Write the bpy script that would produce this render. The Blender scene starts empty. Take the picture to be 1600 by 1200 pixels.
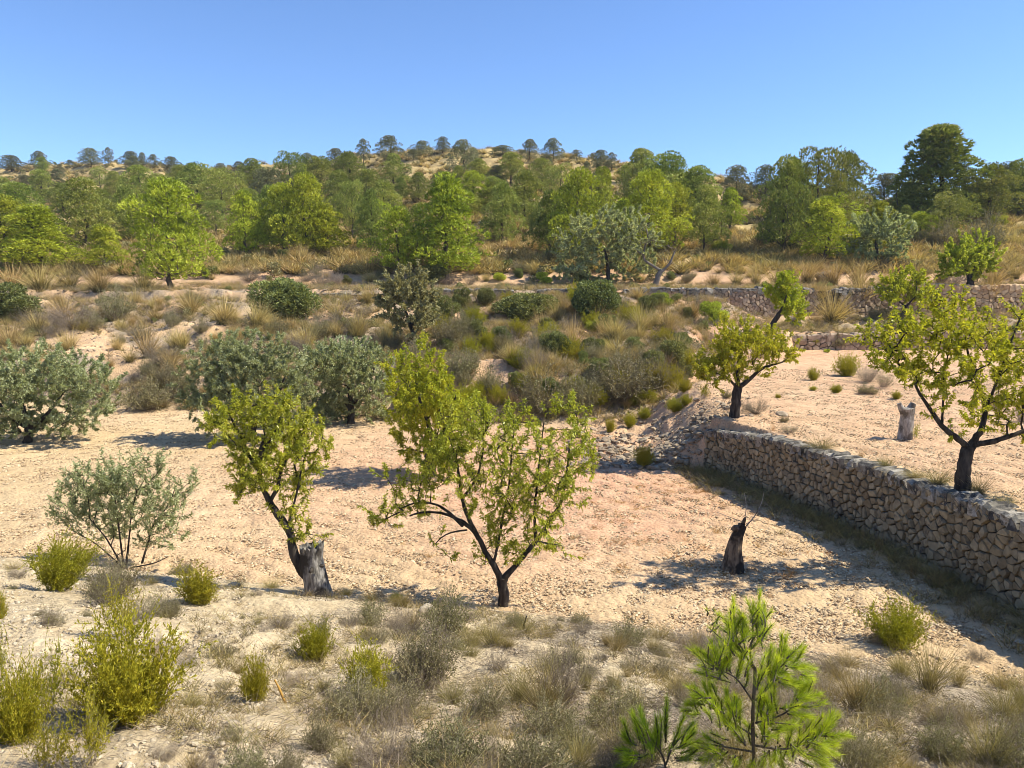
import bpy, math, random
import numpy as np
from mathutils import Vector

# ------------------------------------------------------------------ camera, sky, sun, exposure
S = bpy.context.scene
COL = S.collection
EYE = np.array([0.0, 0.0, 4.9])
PITCH = math.radians(7.1)
F = 1202.0                                   # focal length in photograph pixels (1600 wide)
cam_d = bpy.data.cameras.new("camera"); cam = bpy.data.objects.new("camera", cam_d); COL.objects.link(cam)
cam.location = EYE; cam.rotation_euler = (math.pi / 2 - PITCH, 0, 0)
cam_d.sensor_width = 36; cam_d.lens = 36 * F / 1600; cam_d.clip_end = 3000; cam_d.clip_start = 0.05
S.camera = cam
SUN_EL, SUN_AZ = math.radians(48), math.radians(91)      # azimuth clockwise from +Y (the view direction)
w = bpy.data.worlds.new("World"); S.world = w; w.use_nodes = True
nt = w.node_tree; bg = nt.nodes["Background"]
sky = nt.nodes.new("ShaderNodeTexSky"); sky.sky_type = 'NISHITA'; sky.sun_disc = False
sky.sun_elevation = SUN_EL; sky.sun_rotation = SUN_AZ; sky.altitude = 600
sky.air_density = 0.9; sky.dust_density = 0.0; sky.ozone_density = 3.0
tint = nt.nodes.new("ShaderNodeMix"); tint.data_type = 'RGBA'; tint.blend_type = 'MULTIPLY'; tint.inputs[0].default_value = 1
tint.inputs[7].default_value = (.70, .83, 1.0, 1); nt.links.new(sky.outputs[0], tint.inputs[6])
nt.links.new(tint.outputs[2], bg.inputs[0]); bg.inputs[1].default_value = 0.135
sl = bpy.data.lights.new("sun", 'SUN'); sl.energy = 5.0; sl.angle = math.radians(0.53); sl.color = (1, .93, .76)
so = bpy.data.objects.new("sun", sl); COL.objects.link(so)
sv = Vector((math.sin(SUN_AZ) * math.cos(SUN_EL), math.cos(SUN_AZ) * math.cos(SUN_EL), math.sin(SUN_EL)))
so.rotation_euler = sv.to_track_quat('Z', 'Y').to_euler(); so.location = (30, 10, 40)
S.view_settings.view_transform = 'Standard'; S.view_settings.look = 'None'
S.view_settings.exposure = 0.72; S.view_settings.gamma = 1; S.view_settings.use_curve_mapping = False
S.cycles.max_bounces = 6; S.cycles.diffuse_bounces = 3; S.cycles.transmission_bounces = 3; S.cycles.volume_bounces = 0
S.cycles.sample_clamp_indirect = 4; S.cycles.filter_width = .9

rng = np.random.default_rng(7)
U = rng.uniform

# ------------------------------------------------------------------ noise and terrain height
def _hash(ix, iy, s):
    n = (ix.astype(np.int64) * 374761393 + iy.astype(np.int64) * 668265263 + s * 1274126177) & 0xffffffff
    n = ((n ^ (n >> 13)) * 1274126177) & 0xffffffff
    return ((n ^ (n >> 16)) & 0xffff) / 65535.0
def vnoise(x, y, s=0):
    ix, iy = np.floor(x), np.floor(y); fx, fy = x - ix, y - iy
    fx = fx * fx * (3 - 2 * fx); fy = fy * fy * (3 - 2 * fy)
    a, b, c, d = _hash(ix, iy, s), _hash(ix + 1, iy, s), _hash(ix, iy + 1, s), _hash(ix + 1, iy + 1, s)
    return (a + (b - a) * fx) * (1 - fy) + (c + (d - c) * fx) * fy - 0.5
def fbm(x, y, s=0, o=4):
    r = 0; a = 1.0
    for k in range(o):
        r = r + a * vnoise(x * 2 ** k + 13.7 * k, y * 2 ** k - 7.1 * k, s + k); a *= .5
    return r
def sm(a, b, x):
    t = np.clip((x - a) / (b - a), 0, 1); return t * t * (3 - 2 * t)
WALL = [(8.75, 3.0), (8.6, 5.0), (8.2, 8.0), (7.65, 11.1), (7.08, 14.6), (6.38, 17.1), (5.43, 20.1), (5.22, 20.45)]
WY = np.array([p[1] for p in WALL] + [21.2, 28, 34, 40, 44]); WX = np.array([p[0] for p in WALL] + [3.7, 4.2, 8, 11, 13])
PXK = np.array([-900, 0, 130, 250, 330, 450, 560, 620, 700, 780, 900, 980, 1060, 1150, 1200, 1300, 1420, 1500, 1600, 2400])
PYK = np.array([290, 272, 263, 264, 272, 266, 252, 246, 243, 243, 254, 264, 280, 293, 300, 312, 326, 330, 335, 340])
DK = np.array([220, 210, 205, 200, 190, 175, 165, 160, 160, 160, 150, 145, 135, 125, 120, 112, 100, 96, 95, 95])
AK = (PXK - 800) / F / .99
EK = (450 - PYK) / F
def lip_y(x): return np.interp(x, [-30, -8.6, -4, -1.5, 1.35, 6.2, 12], [17, 12.5, 11.5, 10.8, 10.15, 8.7, 7])
def foot_y(x): return np.interp(x, [-40, -16, -11.8, -4.7, 2.2, 6, 10.2, 16, 50], [33, 31, 30, 28, 27, 27.7, 34.7, 43.3, 46])
def H(x, y, detail=True):
    x = np.asarray(x, float); y = np.asarray(y, float)
    # lower field and upper terrace on the right
    xw = np.interp(y, WY, WX)
    wdt = .22 + 2.4 * sm(20.4, 21.3, y)
    up = sm(0, 1, (x - xw - .06) / wdt + .0)
    z = 1.43 * up
    # far bank rising to the middle terrace
    fy = foot_y(x); top = np.interp(x, [13, 26.5, 36.5, 47], [48.6, 51.5, 52.6, 57])
    s = np.clip((y - fy) / np.maximum(top - fy, 3), 0, 1)
    right = sm(13, 16, x)
    prof = .38 * sm(0, .22, s) + .22 * sm(.3, .55, s) + .28 * sm(.6, .9, s)
    prof_r = .28 * sm(0, .06, s) + .2 * sm(.2, .9, s)
    prof = prof * (1 - right) + prof_r * right
    zt = 4.72
    bank = z + (zt - z) * prof
    jump = sm(0, .30, y - top - .05)                    # step retained by the terrace walls
    z = np.where(y > fy, bank + (zt - bank) * jump, z)
    # middle terrace and hill
    yy = np.where(y > 1, y, 1); a = np.clip(x / yy, -1.6, 1.6)
    E = np.interp(a, AK, EK); D = np.interp(a, AK, DK)
    e0 = .012
    t = (y - 60) / (D - 60)
    e = e0 + (E - e0) * np.clip(t, 0, 1) ** .72
    hill = 4.9 + y * e
    over = np.clip(y - D, 0, None)
    hill = hill - np.minimum(over ** 1.5 * .03, 25 + over * .05)
    # far second ridge on the right
    rg = sm(.30, .66, a) * 1.0
    e2 = np.interp(a, [.3, .45, .55, .62, .70, 1.0, 1.6], [.05, .092, .115, .128, .135, .14, .13])
    r2 = 4.9 + 300 * e2
    hill = np.where(y > D, hill + (r2 - hill) * sm(D + 15, 300, y) * rg, hill)
    hill = np.where(y > 300, hill - np.clip(y - 300, 0, None) * .12, hill)
    mix = sm(55, 64, y)
    z = z * (1 - mix) + hill * mix
    # near bank on which the photographer stands
    ly = lip_y(x)
    lipz = np.interp(x, [-10, -4, 2, 6], [.42, .32, .22, .16])
    nb = lipz + np.clip(ly - y, 0, None) * .295
    nb = np.minimum(nb, 3.25)
    k = 1 - sm(-.05, .75, y - ly)
    nearz = np.maximum(z, nb)
    z = np.where(y < ly, nearz, z + np.clip(lipz - z, 0, None) * k)
    z = np.where(y < -2, 3.25, z)
    if detail:
        bankw = sm(0, 1.0, y - fy) * (1 - sm(54, 62, y))
        z = z + fbm(x * .35, y * .35, 3) * (.07 + .45 * bankw * (s < 1) * sm(0, .1, s) + 1.2 * sm(66, 110, y))
        rw = sm(20.3, 21.5, y) * (1 - sm(28, 33, y)) * np.exp(-((x - 4.6) / 2.2) ** 2)
        z = z + rw * (.30 * fbm(x * 1.4, y * 1.4, 71) + .14 * fbm(x * 5, y * 5, 72))
        nearw = sm(.2, 1.2, ly - y)
        z = z + fbm(x * 1.1, y * 1.1, 9) * .16 * nearw
        z = z + fbm(x * 1.3, y * 1.3, 19) * .22 * bankw + fbm(x * 4, y * 4, 29) * .06 * bankw
    return z
def ray(px, py):
    r, u = (px - 800) / F, (600 - py) / F
    return np.array([r, math.cos(PITCH) + u * math.sin(PITCH), -math.sin(PITCH) + u * math.cos(PITCH)])
def at(px, py, y):
    d = ray(px, py); return EYE + d * (y / d[1])
_T = np.concatenate([np.arange(2.5, 30, .04), np.arange(30, 90, .12), np.arange(90, 360, .6)])
def hit(px, py):
    d = ray(px, py); p = EYE + d * _T[:, None]
    below = p[:, 2] < H(p[:, 0], p[:, 1])
    if not below.any():
        gap = p[:, 2] - H(p[:, 0], p[:, 1]); i = int(np.argmin(np.where(_T > 60, gap / _T, 9)))
    else: i = int(np.argmax(below))
    q = p[i].copy(); q[2] = float(H(q[0], q[1])); return q
def project(p):
    v = np.asarray(p) - EYE
    f = np.array([0, math.cos(PITCH), -math.sin(PITCH)]); u = np.array([0, math.sin(PITCH), math.cos(PITCH)])
    dz = v @ f; return 800 + F * v[0] / dz, 600 - F * (v @ u) / dz

# ------------------------------------------------------------------ mesh building
class G:
    def __init__(s): s.v = []; s.q = []; s.t = []; s.a = []; s.b = []; s.n = 0
    def add(s, V, quads=None, tris=None, a=0.5, b=0.5):
        V = np.asarray(V, float).reshape(-1, 3); k = len(V)
        if quads is not None and len(quads): s.q.append(np.asarray(quads, np.int64).reshape(-1, 4) + s.n)
        if tris is not None and len(tris): s.t.append(np.asarray(tris, np.int64).reshape(-1, 3) + s.n)
        s.a.append(np.broadcast_to(np.asarray(a, float), (k,))); s.b.append(np.broadcast_to(np.asarray(b, float), (k,)))
        s.v.append(V); s.n += k
    def mesh(s, name, mat, smooth=False):
        me = bpy.data.meshes.new(name)
        V = np.concatenate(s.v) if s.v else np.zeros((0, 3))
        q = np.concatenate(s.q) if s.q else np.zeros((0, 4), np.int64)
        t = np.concatenate(s.t) if s.t else np.zeros((0, 3), np.int64)
        me.vertices.add(len(V)); me.vertices.foreach_set("co", V.astype(np.float32).ravel())
        me.loops.add(q.size + t.size); me.loops.foreach_set("vertex_index", np.concatenate([q.ravel(), t.ravel()]).astype(np.int32))
        me.polygons.add(len(q) + len(t))
        st = np.concatenate([np.arange(len(q)) * 4, q.size + np.arange(len(t)) * 3]).astype(np.int32)
        me.polygons.foreach_set("loop_start", st)
        try: me.polygons.foreach_set("loop_total", np.concatenate([np.full(len(q), 4), np.full(len(t), 3)]).astype(np.int32))
        except Exception: pass
        me.update(calc_edges=True)
        for nm, arr in (("rnd", s.a), ("tip", s.b)):
            at_ = me.attributes.new(nm, 'FLOAT', 'POINT'); at_.data.foreach_set("value", np.concatenate(arr).astype(np.float32))
        me.polygons.foreach_set("use_smooth", np.full(len(me.polygons), smooth))
        if mat: me.materials.append(mat)
        me.validate(); return me
def link(name, me, parent=None, loc=None):
    o = bpy.data.objects.new(name, me); COL.objects.link(o)
    if parent: o.parent = parent
    if loc is not None: o.location = loc
    return o
def tag(o, label=None, cat=None, group=None, kind=None):
    for k, v in (("label", label), ("category", cat), ("group", group), ("kind", kind)):
        if v: o[k] = v
    return o
def empty(name, loc, label, cat, group=None, rz=0, sc=1):
    o = bpy.data.objects.new(name, None); COL.objects.link(o); o.location = loc; o.rotation_euler = (0, 0, rz)
    o.scale = (sc, sc, sc) if np.isscalar(sc) else sc; o.empty_display_size = .1
    return tag(o, label, cat, group)
def nrm(v): return v / (np.linalg.norm(v, axis=-1, keepdims=True) + 1e-9)
def rdir(n): return nrm(rng.normal(size=(n, 3)))
def leaves(g, P, D, L, W, droop=0.0, a=None, b=.5):
    n = len(P); D = nrm(D); s = nrm(np.cross(D, rdir(n))); L = np.broadcast_to(L, (n,))[:, None]; W = np.broadcast_to(W, (n,))[:, None]
    nn = np.cross(s, D)
    m = P + D * L * .45 + nn * L * .06; tip = P + D * L; tip[:, 2] -= (L * droop)[:, 0]
    V = np.stack([P, m + s * W, tip, m - s * W], 1).reshape(-1, 3)
    if a is None: a = U(0, 1, n)
    g.add(V, quads=np.arange(n * 4).reshape(-1, 4), a=np.repeat(np.broadcast_to(a, (n,)), 4), b=np.repeat(np.broadcast_to(b, (n,)), 4))
def needles(g, P, D, L, W, a=None, b=.5):
    n = len(P); D = nrm(D); s = nrm(np.cross(D, rdir(n))); L = np.broadcast_to(L, (n,))[:, None]; W = np.broadcast_to(W, (n,))[:, None]
    V = np.stack([P - s * W, P + s * W, P + D * L], 1).reshape(-1, 3)
    if a is None: a = U(0, 1, n)
    g.add(V, tris=np.arange(n * 3).reshape(-1, 3), a=np.repeat(np.broadcast_to(a, (n,)), 3), b=np.repeat(np.broadcast_to(b, (n,)), 3))
def blades(g, P, D, L, W, bend, a=None, segs=3):
    """arching strips: start at P along D, bent towards the ground outwards"""
    n = len(P); D = nrm(D); L = np.broadcast_to(L, (n,))[:, None]; W = np.broadcast_to(W, (n,))[:, None]; bend = np.broadcast_to(bend, (n,))[:, None]
    s = nrm(np.cross(D, rdir(n))); out = D.copy(); out[:, 2] = 0; out = nrm(out + rdir(n) * .01)
    if a is None: a = U(0, 1, n)
    rows = []; ts = []
    for k in range(segs):
        t = k / segs
        c = P + D * L * t + (out * .6 - np.array([0, 0, .55])) * bend * L * t * t
        rows += [c - s * W * (1 - t * .7), c + s * W * (1 - t * .7)]; ts += [t, t]
    rows.append(P + D * L + (out * .6 - np.array([0, 0, .55])) * bend * L); ts.append(1)
    m = len(rows); V = np.stack(rows, 1).reshape(-1, 3); base = np.arange(n)[:, None] * m
    q = np.concatenate([base + np.array([2 * k, 2 * k + 1, 2 * k + 3, 2 * k + 2]) for k in range(segs - 1)]) if segs > 1 else None
    t_ = base + np.array([2 * segs - 2, 2 * segs - 1, 2 * segs])
    g.add(V, quads=q, tris=t_, a=np.repeat(np.broadcast_to(a, (n,)), m), b=np.tile(ts, n))
def frusta(g, A, B, ra, rb, sides=5, a=.5):
    n = len(A)
    if n == 0: return
    d = nrm(B - A); ref = np.where(np.abs(d[:, 2:3]) > .9, [[1., 0, 0]], [[0, 0, 1.]]); s = nrm(np.cross(d, ref)); t = np.cross(d, s)
    an = np.arange(sides) / sides * 2 * math.pi; c, sn = np.cos(an), np.sin(an)
    ring = s[:, None, :] * c[None, :, None] + t[:, None, :] * sn[None, :, None]
    V = np.concatenate([A[:, None, :] + ring * ra[:, None, None], B[:, None, :] + ring * rb[:, None, None]], 1)
    base = np.arange(n)[:, None, None] * 2 * sides; i = np.arange(sides); j = (i + 1) % sides
    q = base + np.stack([i, j, j + sides, i + sides], 1)[None]
    g.add(V.reshape(-1, 3), quads=q.reshape(-1, 4), a=a)
def spline(P, n):
    P = np.asarray(P, float)
    if len(P) < 3: return np.array([P[0] + (P[-1] - P[0]) * t for t in np.linspace(0, 1, n)])
    Q = np.vstack([2 * P[0] - P[1], P, 2 * P[-1] - P[-2]]); out = []
    for t in np.linspace(0, len(P) - 1 - 1e-6, n):
        i = int(t); u = t - i; p0, p1, p2, p3 = Q[i:i + 4]
        out.append(.5 * (2 * p1 + (p2 - p0) * u + (2 * p0 - 5 * p1 + 4 * p2 - p3) * u * u + (3 * p1 - p0 - 3 * p2 + p3) * u ** 3))
    return np.array(out)
def tube(g, P, R, sides=10, rough=0.0, cap=True, seed=0, a=.5, ecc=None):
    """smooth tapered limb with knotty radius"""
    P = np.asarray(P, float); n = len(P); T = nrm(np.gradient(P, axis=0)); up = np.array([0, 1., 0.1])
    s = nrm(np.cross(T, up)); t = np.cross(T, s); an = np.arange(sides) / sides * 2 * math.pi
    ln = np.concatenate([[0], np.cumsum(np.linalg.norm(np.diff(P, axis=0), axis=1))])
    k = np.arange(n)[:, None]
    ns = fbm(np.cos(an)[None] * 1.3 + seed * 7.3, ln[:, None] * 2.2 / max(R[0] * 6, .05) + np.sin(an)[None] * 1.3, seed, 3)
    RR = np.asarray(R)[:, None] * (1 + rough * 1.6 * ns)
    V = P[:, None, :] + s[:, None, :] * (np.cos(an)[None] * RR)[..., None] + t[:, None, :] * (np.sin(an)[None] * RR)[..., None]
    i = np.arange(sides); j = (i + 1) % sides
    q = (np.arange(n - 1)[:, None, None] * sides + np.stack([i, j, j + sides, i + sides], 1)[None]).reshape(-1, 4)
    g.add(V.reshape(-1, 3), quads=q, a=a)
    if cap:
        g.add(np.vstack([V[-1], P[-1] + T[-1] * R[-1] * .25]), tris=[(x, y, sides) for x, y in zip(i, j)], a=a)

def grow(nodes, targets, bf=.25, step=.16, rt=.004, jit=.03, sag=0.0):
    """joins targets to an existing skeleton by least (distance + bf*path length); returns edges with pipe-model radii"""
    N = [np.array(p, float) for p in nodes]; par = [-1] * len(N); path = [0.0] * len(N)
    base_path = {}
    for k in range(len(N)): path[k] = float(np.linalg.norm(N[k] - N[0]))
    T = np.asarray(targets, float); alive = np.ones(len(T), bool)
    arr = np.array(N); dist = np.linalg.norm(T[:, None] - arr[None], axis=2) + bf * np.array(path)[None]
    best = dist.argmin(1); bc = dist.min(1); n0 = len(N)
    while alive.any():
        i = int(np.argmin(np.where(alive, bc, 1e9))); alive[i] = False
        b = int(best[i]); A = N[b]; B = T[i]; L = np.linalg.norm(B - A); m = max(1, int(L / step)); prev = b
        perp = rng.normal(size=3) * L * .08
        for k in range(1, m + 1):
            t = k / m; p = A + (B - A) * t + perp * math.sin(math.pi * t) + (rng.normal(size=3) * jit if k < m else 0)
            p[2] -= sag * L * math.sin(math.pi * t)
            N.append(p); par.append(prev); path.append(path[prev] + L / m); prev = len(N) - 1
            dn = np.linalg.norm(T - p, axis=1) + bf * path[-1]
            upd = dn < bc; bc[upd] = dn[upd]; best[upd] = prev
    n = len(N); r = np.zeros(n); ch = np.zeros(n)
    for k in range(n - 1, n0 - 1, -1):
        if r[k] == 0: r[k] = rt
        else: r[k] = r[k] ** (1 / 2.2)
        p = par[k]
        if p >= n0: r[p] += r[k] ** 2.2
    idx = np.arange(n0, n); N = np.array(N)
    A = N[[par[k] for k in idx]] if len(idx) else np.zeros((0, 3)); B = N[idx]; rb = r[idx]
    ra = np.array([r[par[k]] if par[k] >= n0 else r[k] * 1.25 for k in idx])
    return A, B, np.minimum(ra, rb * 1.6), rb

# ------------------------------------------------------------------ materials
def new_mat(name):
    m = bpy.data.materials.new(name); m.use_nodes = True; t = m.node_tree; t.nodes.clear()
    out = t.nodes.new("ShaderNodeOutputMaterial"); return m, t, out
def N_(t, typ, **kw):
    n = t.nodes.new(typ)
    for k, v in kw.items():
        if k.startswith("i_"): n.inputs[k[2:].replace("_", " ")].default_value = v
        else: setattr(n, k, v)
    return n
def ramp(t, stops, fac):
    r = t.nodes.new("ShaderNodeValToRGB"); e = r.color_ramp.elements
    while len(e) < len(stops): e.new(.5)
    for x, (p, c) in zip(e, stops): x.position = p; x.color = (*c, 1)
    t.links.new(fac, r.inputs[0]); return r.outputs[0]
def mixc(t, fac, a, b, mode='MIX'):
    n = t.nodes.new("ShaderNodeMix"); n.data_type = 'RGBA'; n.blend_type = mode
    for sck, v in ((0, fac), (6, a), (7, b)):
        if hasattr(v, "is_linked") or hasattr(v, "links"): t.links.new(v, n.inputs[sck])
        else: n.inputs[sck].default_value = v if sck == 0 else (*v, 1)
    return n.outputs[2]
def math_(t, op, a, b=0.0, clamp=False):
    n = t.nodes.new("ShaderNodeMath"); n.operation = op; n.use_clamp = clamp
    for k, v in ((0, a), (1, b)):
        if hasattr(v, "links"): t.links.new(v, n.inputs[k])
        else: n.inputs[k].default_value = v
    return n.outputs[0]
def obj_var(t, col, amt=.35, hue=.03):
    oi = t.nodes.new("ShaderNodeObjectInfo")
    hs = t.nodes.new("ShaderNodeHueSaturation"); t.links.new(col, hs.inputs["Color"])
    r2 = math_(t, 'FRACT', math_(t, 'MULTIPLY', oi.outputs["Random"], 7.31))
    t.links.new(math_(t, 'ADD', math_(t, 'MULTIPLY', oi.outputs["Random"], hue * 2), .5 - hue), hs.inputs["Hue"])
    t.links.new(math_(t, 'ADD', math_(t, 'MULTIPLY', r2, amt), 1 - amt * .5), hs.inputs["Value"])
    return hs.outputs[0]
def leaf_mat(name, stops, trans=.35, rough=.55, var=.3, hue=.015, tipc=None, gloss=.25):
    m, t, out = new_mat(name)
    at1 = N_(t, "ShaderNodeAttribute", attribute_name="rnd"); col = ramp(t, stops, at1.outputs["Fac"])
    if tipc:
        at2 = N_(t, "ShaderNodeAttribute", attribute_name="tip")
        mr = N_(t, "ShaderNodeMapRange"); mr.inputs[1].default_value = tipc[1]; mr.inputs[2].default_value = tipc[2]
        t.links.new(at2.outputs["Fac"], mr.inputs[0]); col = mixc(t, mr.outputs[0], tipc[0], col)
    col = obj_var(t, col, var, hue)
    p = N_(t, "ShaderNodeBsdfPrincipled"); p.inputs["Roughness"].default_value = rough; p.inputs["Specular IOR Level"].default_value = gloss
    t.links.new(col, p.inputs["Base Color"])
    tr = N_(t, "ShaderNodeBsdfTranslucent")
    warm = mixc(t, 1.0, col, (1.25, 1.15, .6), 'MULTIPLY'); t.links.new(warm, tr.inputs["Color"])
    mx = N_(t, "ShaderNodeMixShader"); mx.inputs[0].default_value = trans
    t.links.new(p.outputs[0], mx.inputs[1]); t.links.new(tr.outputs[0], mx.inputs[2]); t.links.new(mx.outputs[0], out.inputs[0])
    return m
def bark_mat(name, c1, c2, c3=None, scale=14, stretch=.25, bump=.5):
    m, t, out = new_mat(name); tc = N_(t, "ShaderNodeTexCoord"); mp = N_(t, "ShaderNodeMapping"); mp.inputs["Scale"].default_value = (1, 1, stretch)
    t.links.new(tc.outputs["Object"], mp.inputs[0])
    n1 = N_(t, "ShaderNodeTexNoise"); n1.inputs["Scale"].default_value = scale; n1.inputs["Detail"].default_value = 8; t.links.new(mp.outputs[0], n1.inputs[0])
    n2 = N_(t, "ShaderNodeTexNoise"); n2.inputs["Scale"].default_value = 3.5; n2.inputs["Detail"].default_value = 5; t.links.new(tc.outputs["Object"], n2.inputs[0])
    col = ramp(t, [(.35, c1), (.65, c2)], n1.outputs[0])
    if c3: col = mixc(t, ramp(t, [(.47, (0, 0, 0)), (.56, (1, 1, 1))], n2.outputs[0]), col, c3)
    p = N_(t, "ShaderNodeBsdfPrincipled"); p.inputs["Roughness"].default_value = .9; p.inputs["Specular IOR Level"].default_value = .15; t.links.new(col, p.inputs["Base Color"])
    b = N_(t, "ShaderNodeBump"); b.inputs["Strength"].default_value = bump; b.inputs["Distance"].default_value = .03
    t.links.new(n1.outputs[0], b.inputs["Height"]); t.links.new(b.outputs[0], p.inputs["Normal"]); t.links.new(p.outputs[0], out.inputs[0]); return m
def stone_mat(name, ca, cb, lichen=(.06, .055, .05), lic=.5, scale=9):
    m, t, out = new_mat(name); ge = N_(t, "ShaderNodeNewGeometry"); oi = N_(t, "ShaderNodeObjectInfo")
    at1 = N_(t, "ShaderNodeAttribute", attribute_name="rnd")
    n1 = N_(t, "ShaderNodeTexNoise"); n1.inputs["Scale"].default_value = scale; n1.inputs["Detail"].default_value = 10; t.links.new(ge.outputs["Position"], n1.inputs[0])
    n2 = N_(t, "ShaderNodeTexNoise"); n2.inputs["Scale"].default_value = scale * .35; n2.inputs["Detail"].default_value = 8; n2.inputs["Roughness"].default_value = .7; t.links.new(ge.outputs["Position"], n2.inputs[0])
    col = ramp(t, [(.0, ca), (1, cb)], at1.outputs["Fac"])
    col = mixc(t, .8, col, ramp(t, [(.25, (.45, .45, .45)), (.75, (1.25, 1.25, 1.25))], n1.outputs[0]), 'MULTIPLY')
    col = mixc(t, ramp(t, [(lic, (0, 0, 0)), (lic + .13, (1, 1, 1))], n2.outputs[0]), col, lichen)
    p = N_(t, "ShaderNodeBsdfPrincipled"); p.inputs["Roughness"].default_value = .92; p.inputs["Specular IOR Level"].default_value = .15; t.links.new(col, p.inputs["Base Color"])
    b = N_(t, "ShaderNodeBump"); b.inputs["Strength"].default_value = .5; b.inputs["Distance"].default_value = .02
    t.links.new(n1.outputs[0], b.inputs["Height"]); t.links.new(b.outputs[0], p.inputs["Normal"]); t.links.new(p.outputs[0], out.inputs[0]); return m

M = dict(
    almond=leaf_mat("almond_leaf", [(0, (0.140, 0.177, 0.014)), (.5, (0.351, 0.399, 0.034)), (1, (0.702, 0.707, 0.120))], .5, .35, gloss=.4, var=.1),
    almond_y=leaf_mat("almond_yellow_leaf", [(0, (0.172, 0.207, 0.017)), (.5, (0.356, 0.402, 0.032)), (1, (0.644, 0.621, 0.069))], .5, .4, var=.1),
    olive=leaf_mat("olive_leaf", [(0, (0.168, 0.189, 0.074)), (.6, (0.389, 0.430, 0.221)), (1, (0.693, 0.724, 0.483))], .4, .45, gloss=.4),
    pine_b=leaf_mat("pine_bright_needle", [(0, (0.107, 0.140, 0.016)), (.5, (0.325, 0.385, 0.030)), (1, (0.66, 0.68, 0.09))], .27, .5, var=.35, hue=.012),
    pine_m=leaf_mat("pine_needle", [(0, (0.108, 0.129, 0.026)), (.5, (0.235, 0.285, 0.050)), (1, (0.454, 0.447, 0.130))], .25, .5, var=.4, hue=.015),
    pine_d=leaf_mat("pine_dark_needle", [(0, (0.097, 0.104, 0.048)), (.5, (0.194, 0.204, 0.102)), (1, (0.346, 0.345, 0.204))], .24, .5, var=.4, hue=.015),
    young=leaf_mat("young_pine_needle", [(0, (.12, .19, .012)), (.5, (.33, .44, .022)), (1, (.62, .70, .07))], .5, .35, var=0),
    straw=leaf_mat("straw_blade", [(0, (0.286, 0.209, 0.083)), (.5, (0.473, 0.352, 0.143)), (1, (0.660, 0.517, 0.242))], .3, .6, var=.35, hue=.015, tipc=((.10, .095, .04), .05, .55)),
    straw_o=leaf_mat("orange_dry_stalk", [(0, (.26, .13, .05)), (.5, (.42, .24, .09)), (1, (.55, .38, .16))], .25, .6, var=.3),
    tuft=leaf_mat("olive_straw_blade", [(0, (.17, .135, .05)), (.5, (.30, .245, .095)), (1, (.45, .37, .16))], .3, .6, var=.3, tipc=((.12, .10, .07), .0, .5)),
    greyg=leaf_mat("grey_green_leaf", [(0, (0.134, 0.118, 0.050)), (.5, (0.263, 0.241, 0.112)), (1, (0.426, 0.392, 0.213))], .28, .6, var=.3),
    grey=leaf_mat("grey_twig", [(0, (.12, .09, .065)), (.5, (.23, .185, .135)), (1, (.40, .335, .25))], .1, .8, var=.3),
    yg=leaf_mat("yellow_green_leaf", [(0, (.17, .18, .012)), (.5, (.34, .33, .02)), (1, (.56, .50, .05))], .42, .5, var=.2),
    green=leaf_mat("scrub_green_leaf", [(0, (.08, .09, .03)), (.5, (.18, .20, .065)), (1, (.32, .34, .13))], .33, .6, var=.4, hue=.02),
    bark=bark_mat("dark_bark", (.018, .015, .013), (.075, .063, .052)),
    barkg=bark_mat("grey_bark", (.09, .082, .074), (.30, .28, .255), (.045, .038, .032), scale=26, bump=.9),
    barkd=bark_mat("charred_wood", (.07, .05, .035), (.26, .19, .125), (.035, .028, .022), scale=20, bump=1.0), barkb=bark_mat("dead_wood", (.10, .085, .07), (.24, .21, .18)),
    barkp=bark_mat("pine_bark", (.05, .04, .03), (.16, .13, .10)),
    barkw=bark_mat("weathered_wood", (.22, .19, .16), (.42, .38, .33), (.12, .10, .08), scale=26),
    stone=stone_mat("wall_stone", (.21, .16, .095), (.40, .32, .20), lic=.54),
    coping=stone_mat("coping_stone", (.20, .18, .145), (.42, .38, .32), lic=.46, scale=14),
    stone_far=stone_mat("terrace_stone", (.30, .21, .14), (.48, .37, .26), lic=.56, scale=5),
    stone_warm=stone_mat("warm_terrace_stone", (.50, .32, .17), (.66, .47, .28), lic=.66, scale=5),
    rock=stone_mat("pale_rock", (.44, .36, .25), (.58, .49, .36), lichen=(.26, .22, .17), lic=.58),
    rubble=stone_mat("grey_rubble", (.26, .20, .14), (.46, .37, .26), lic=.53),
)
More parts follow.
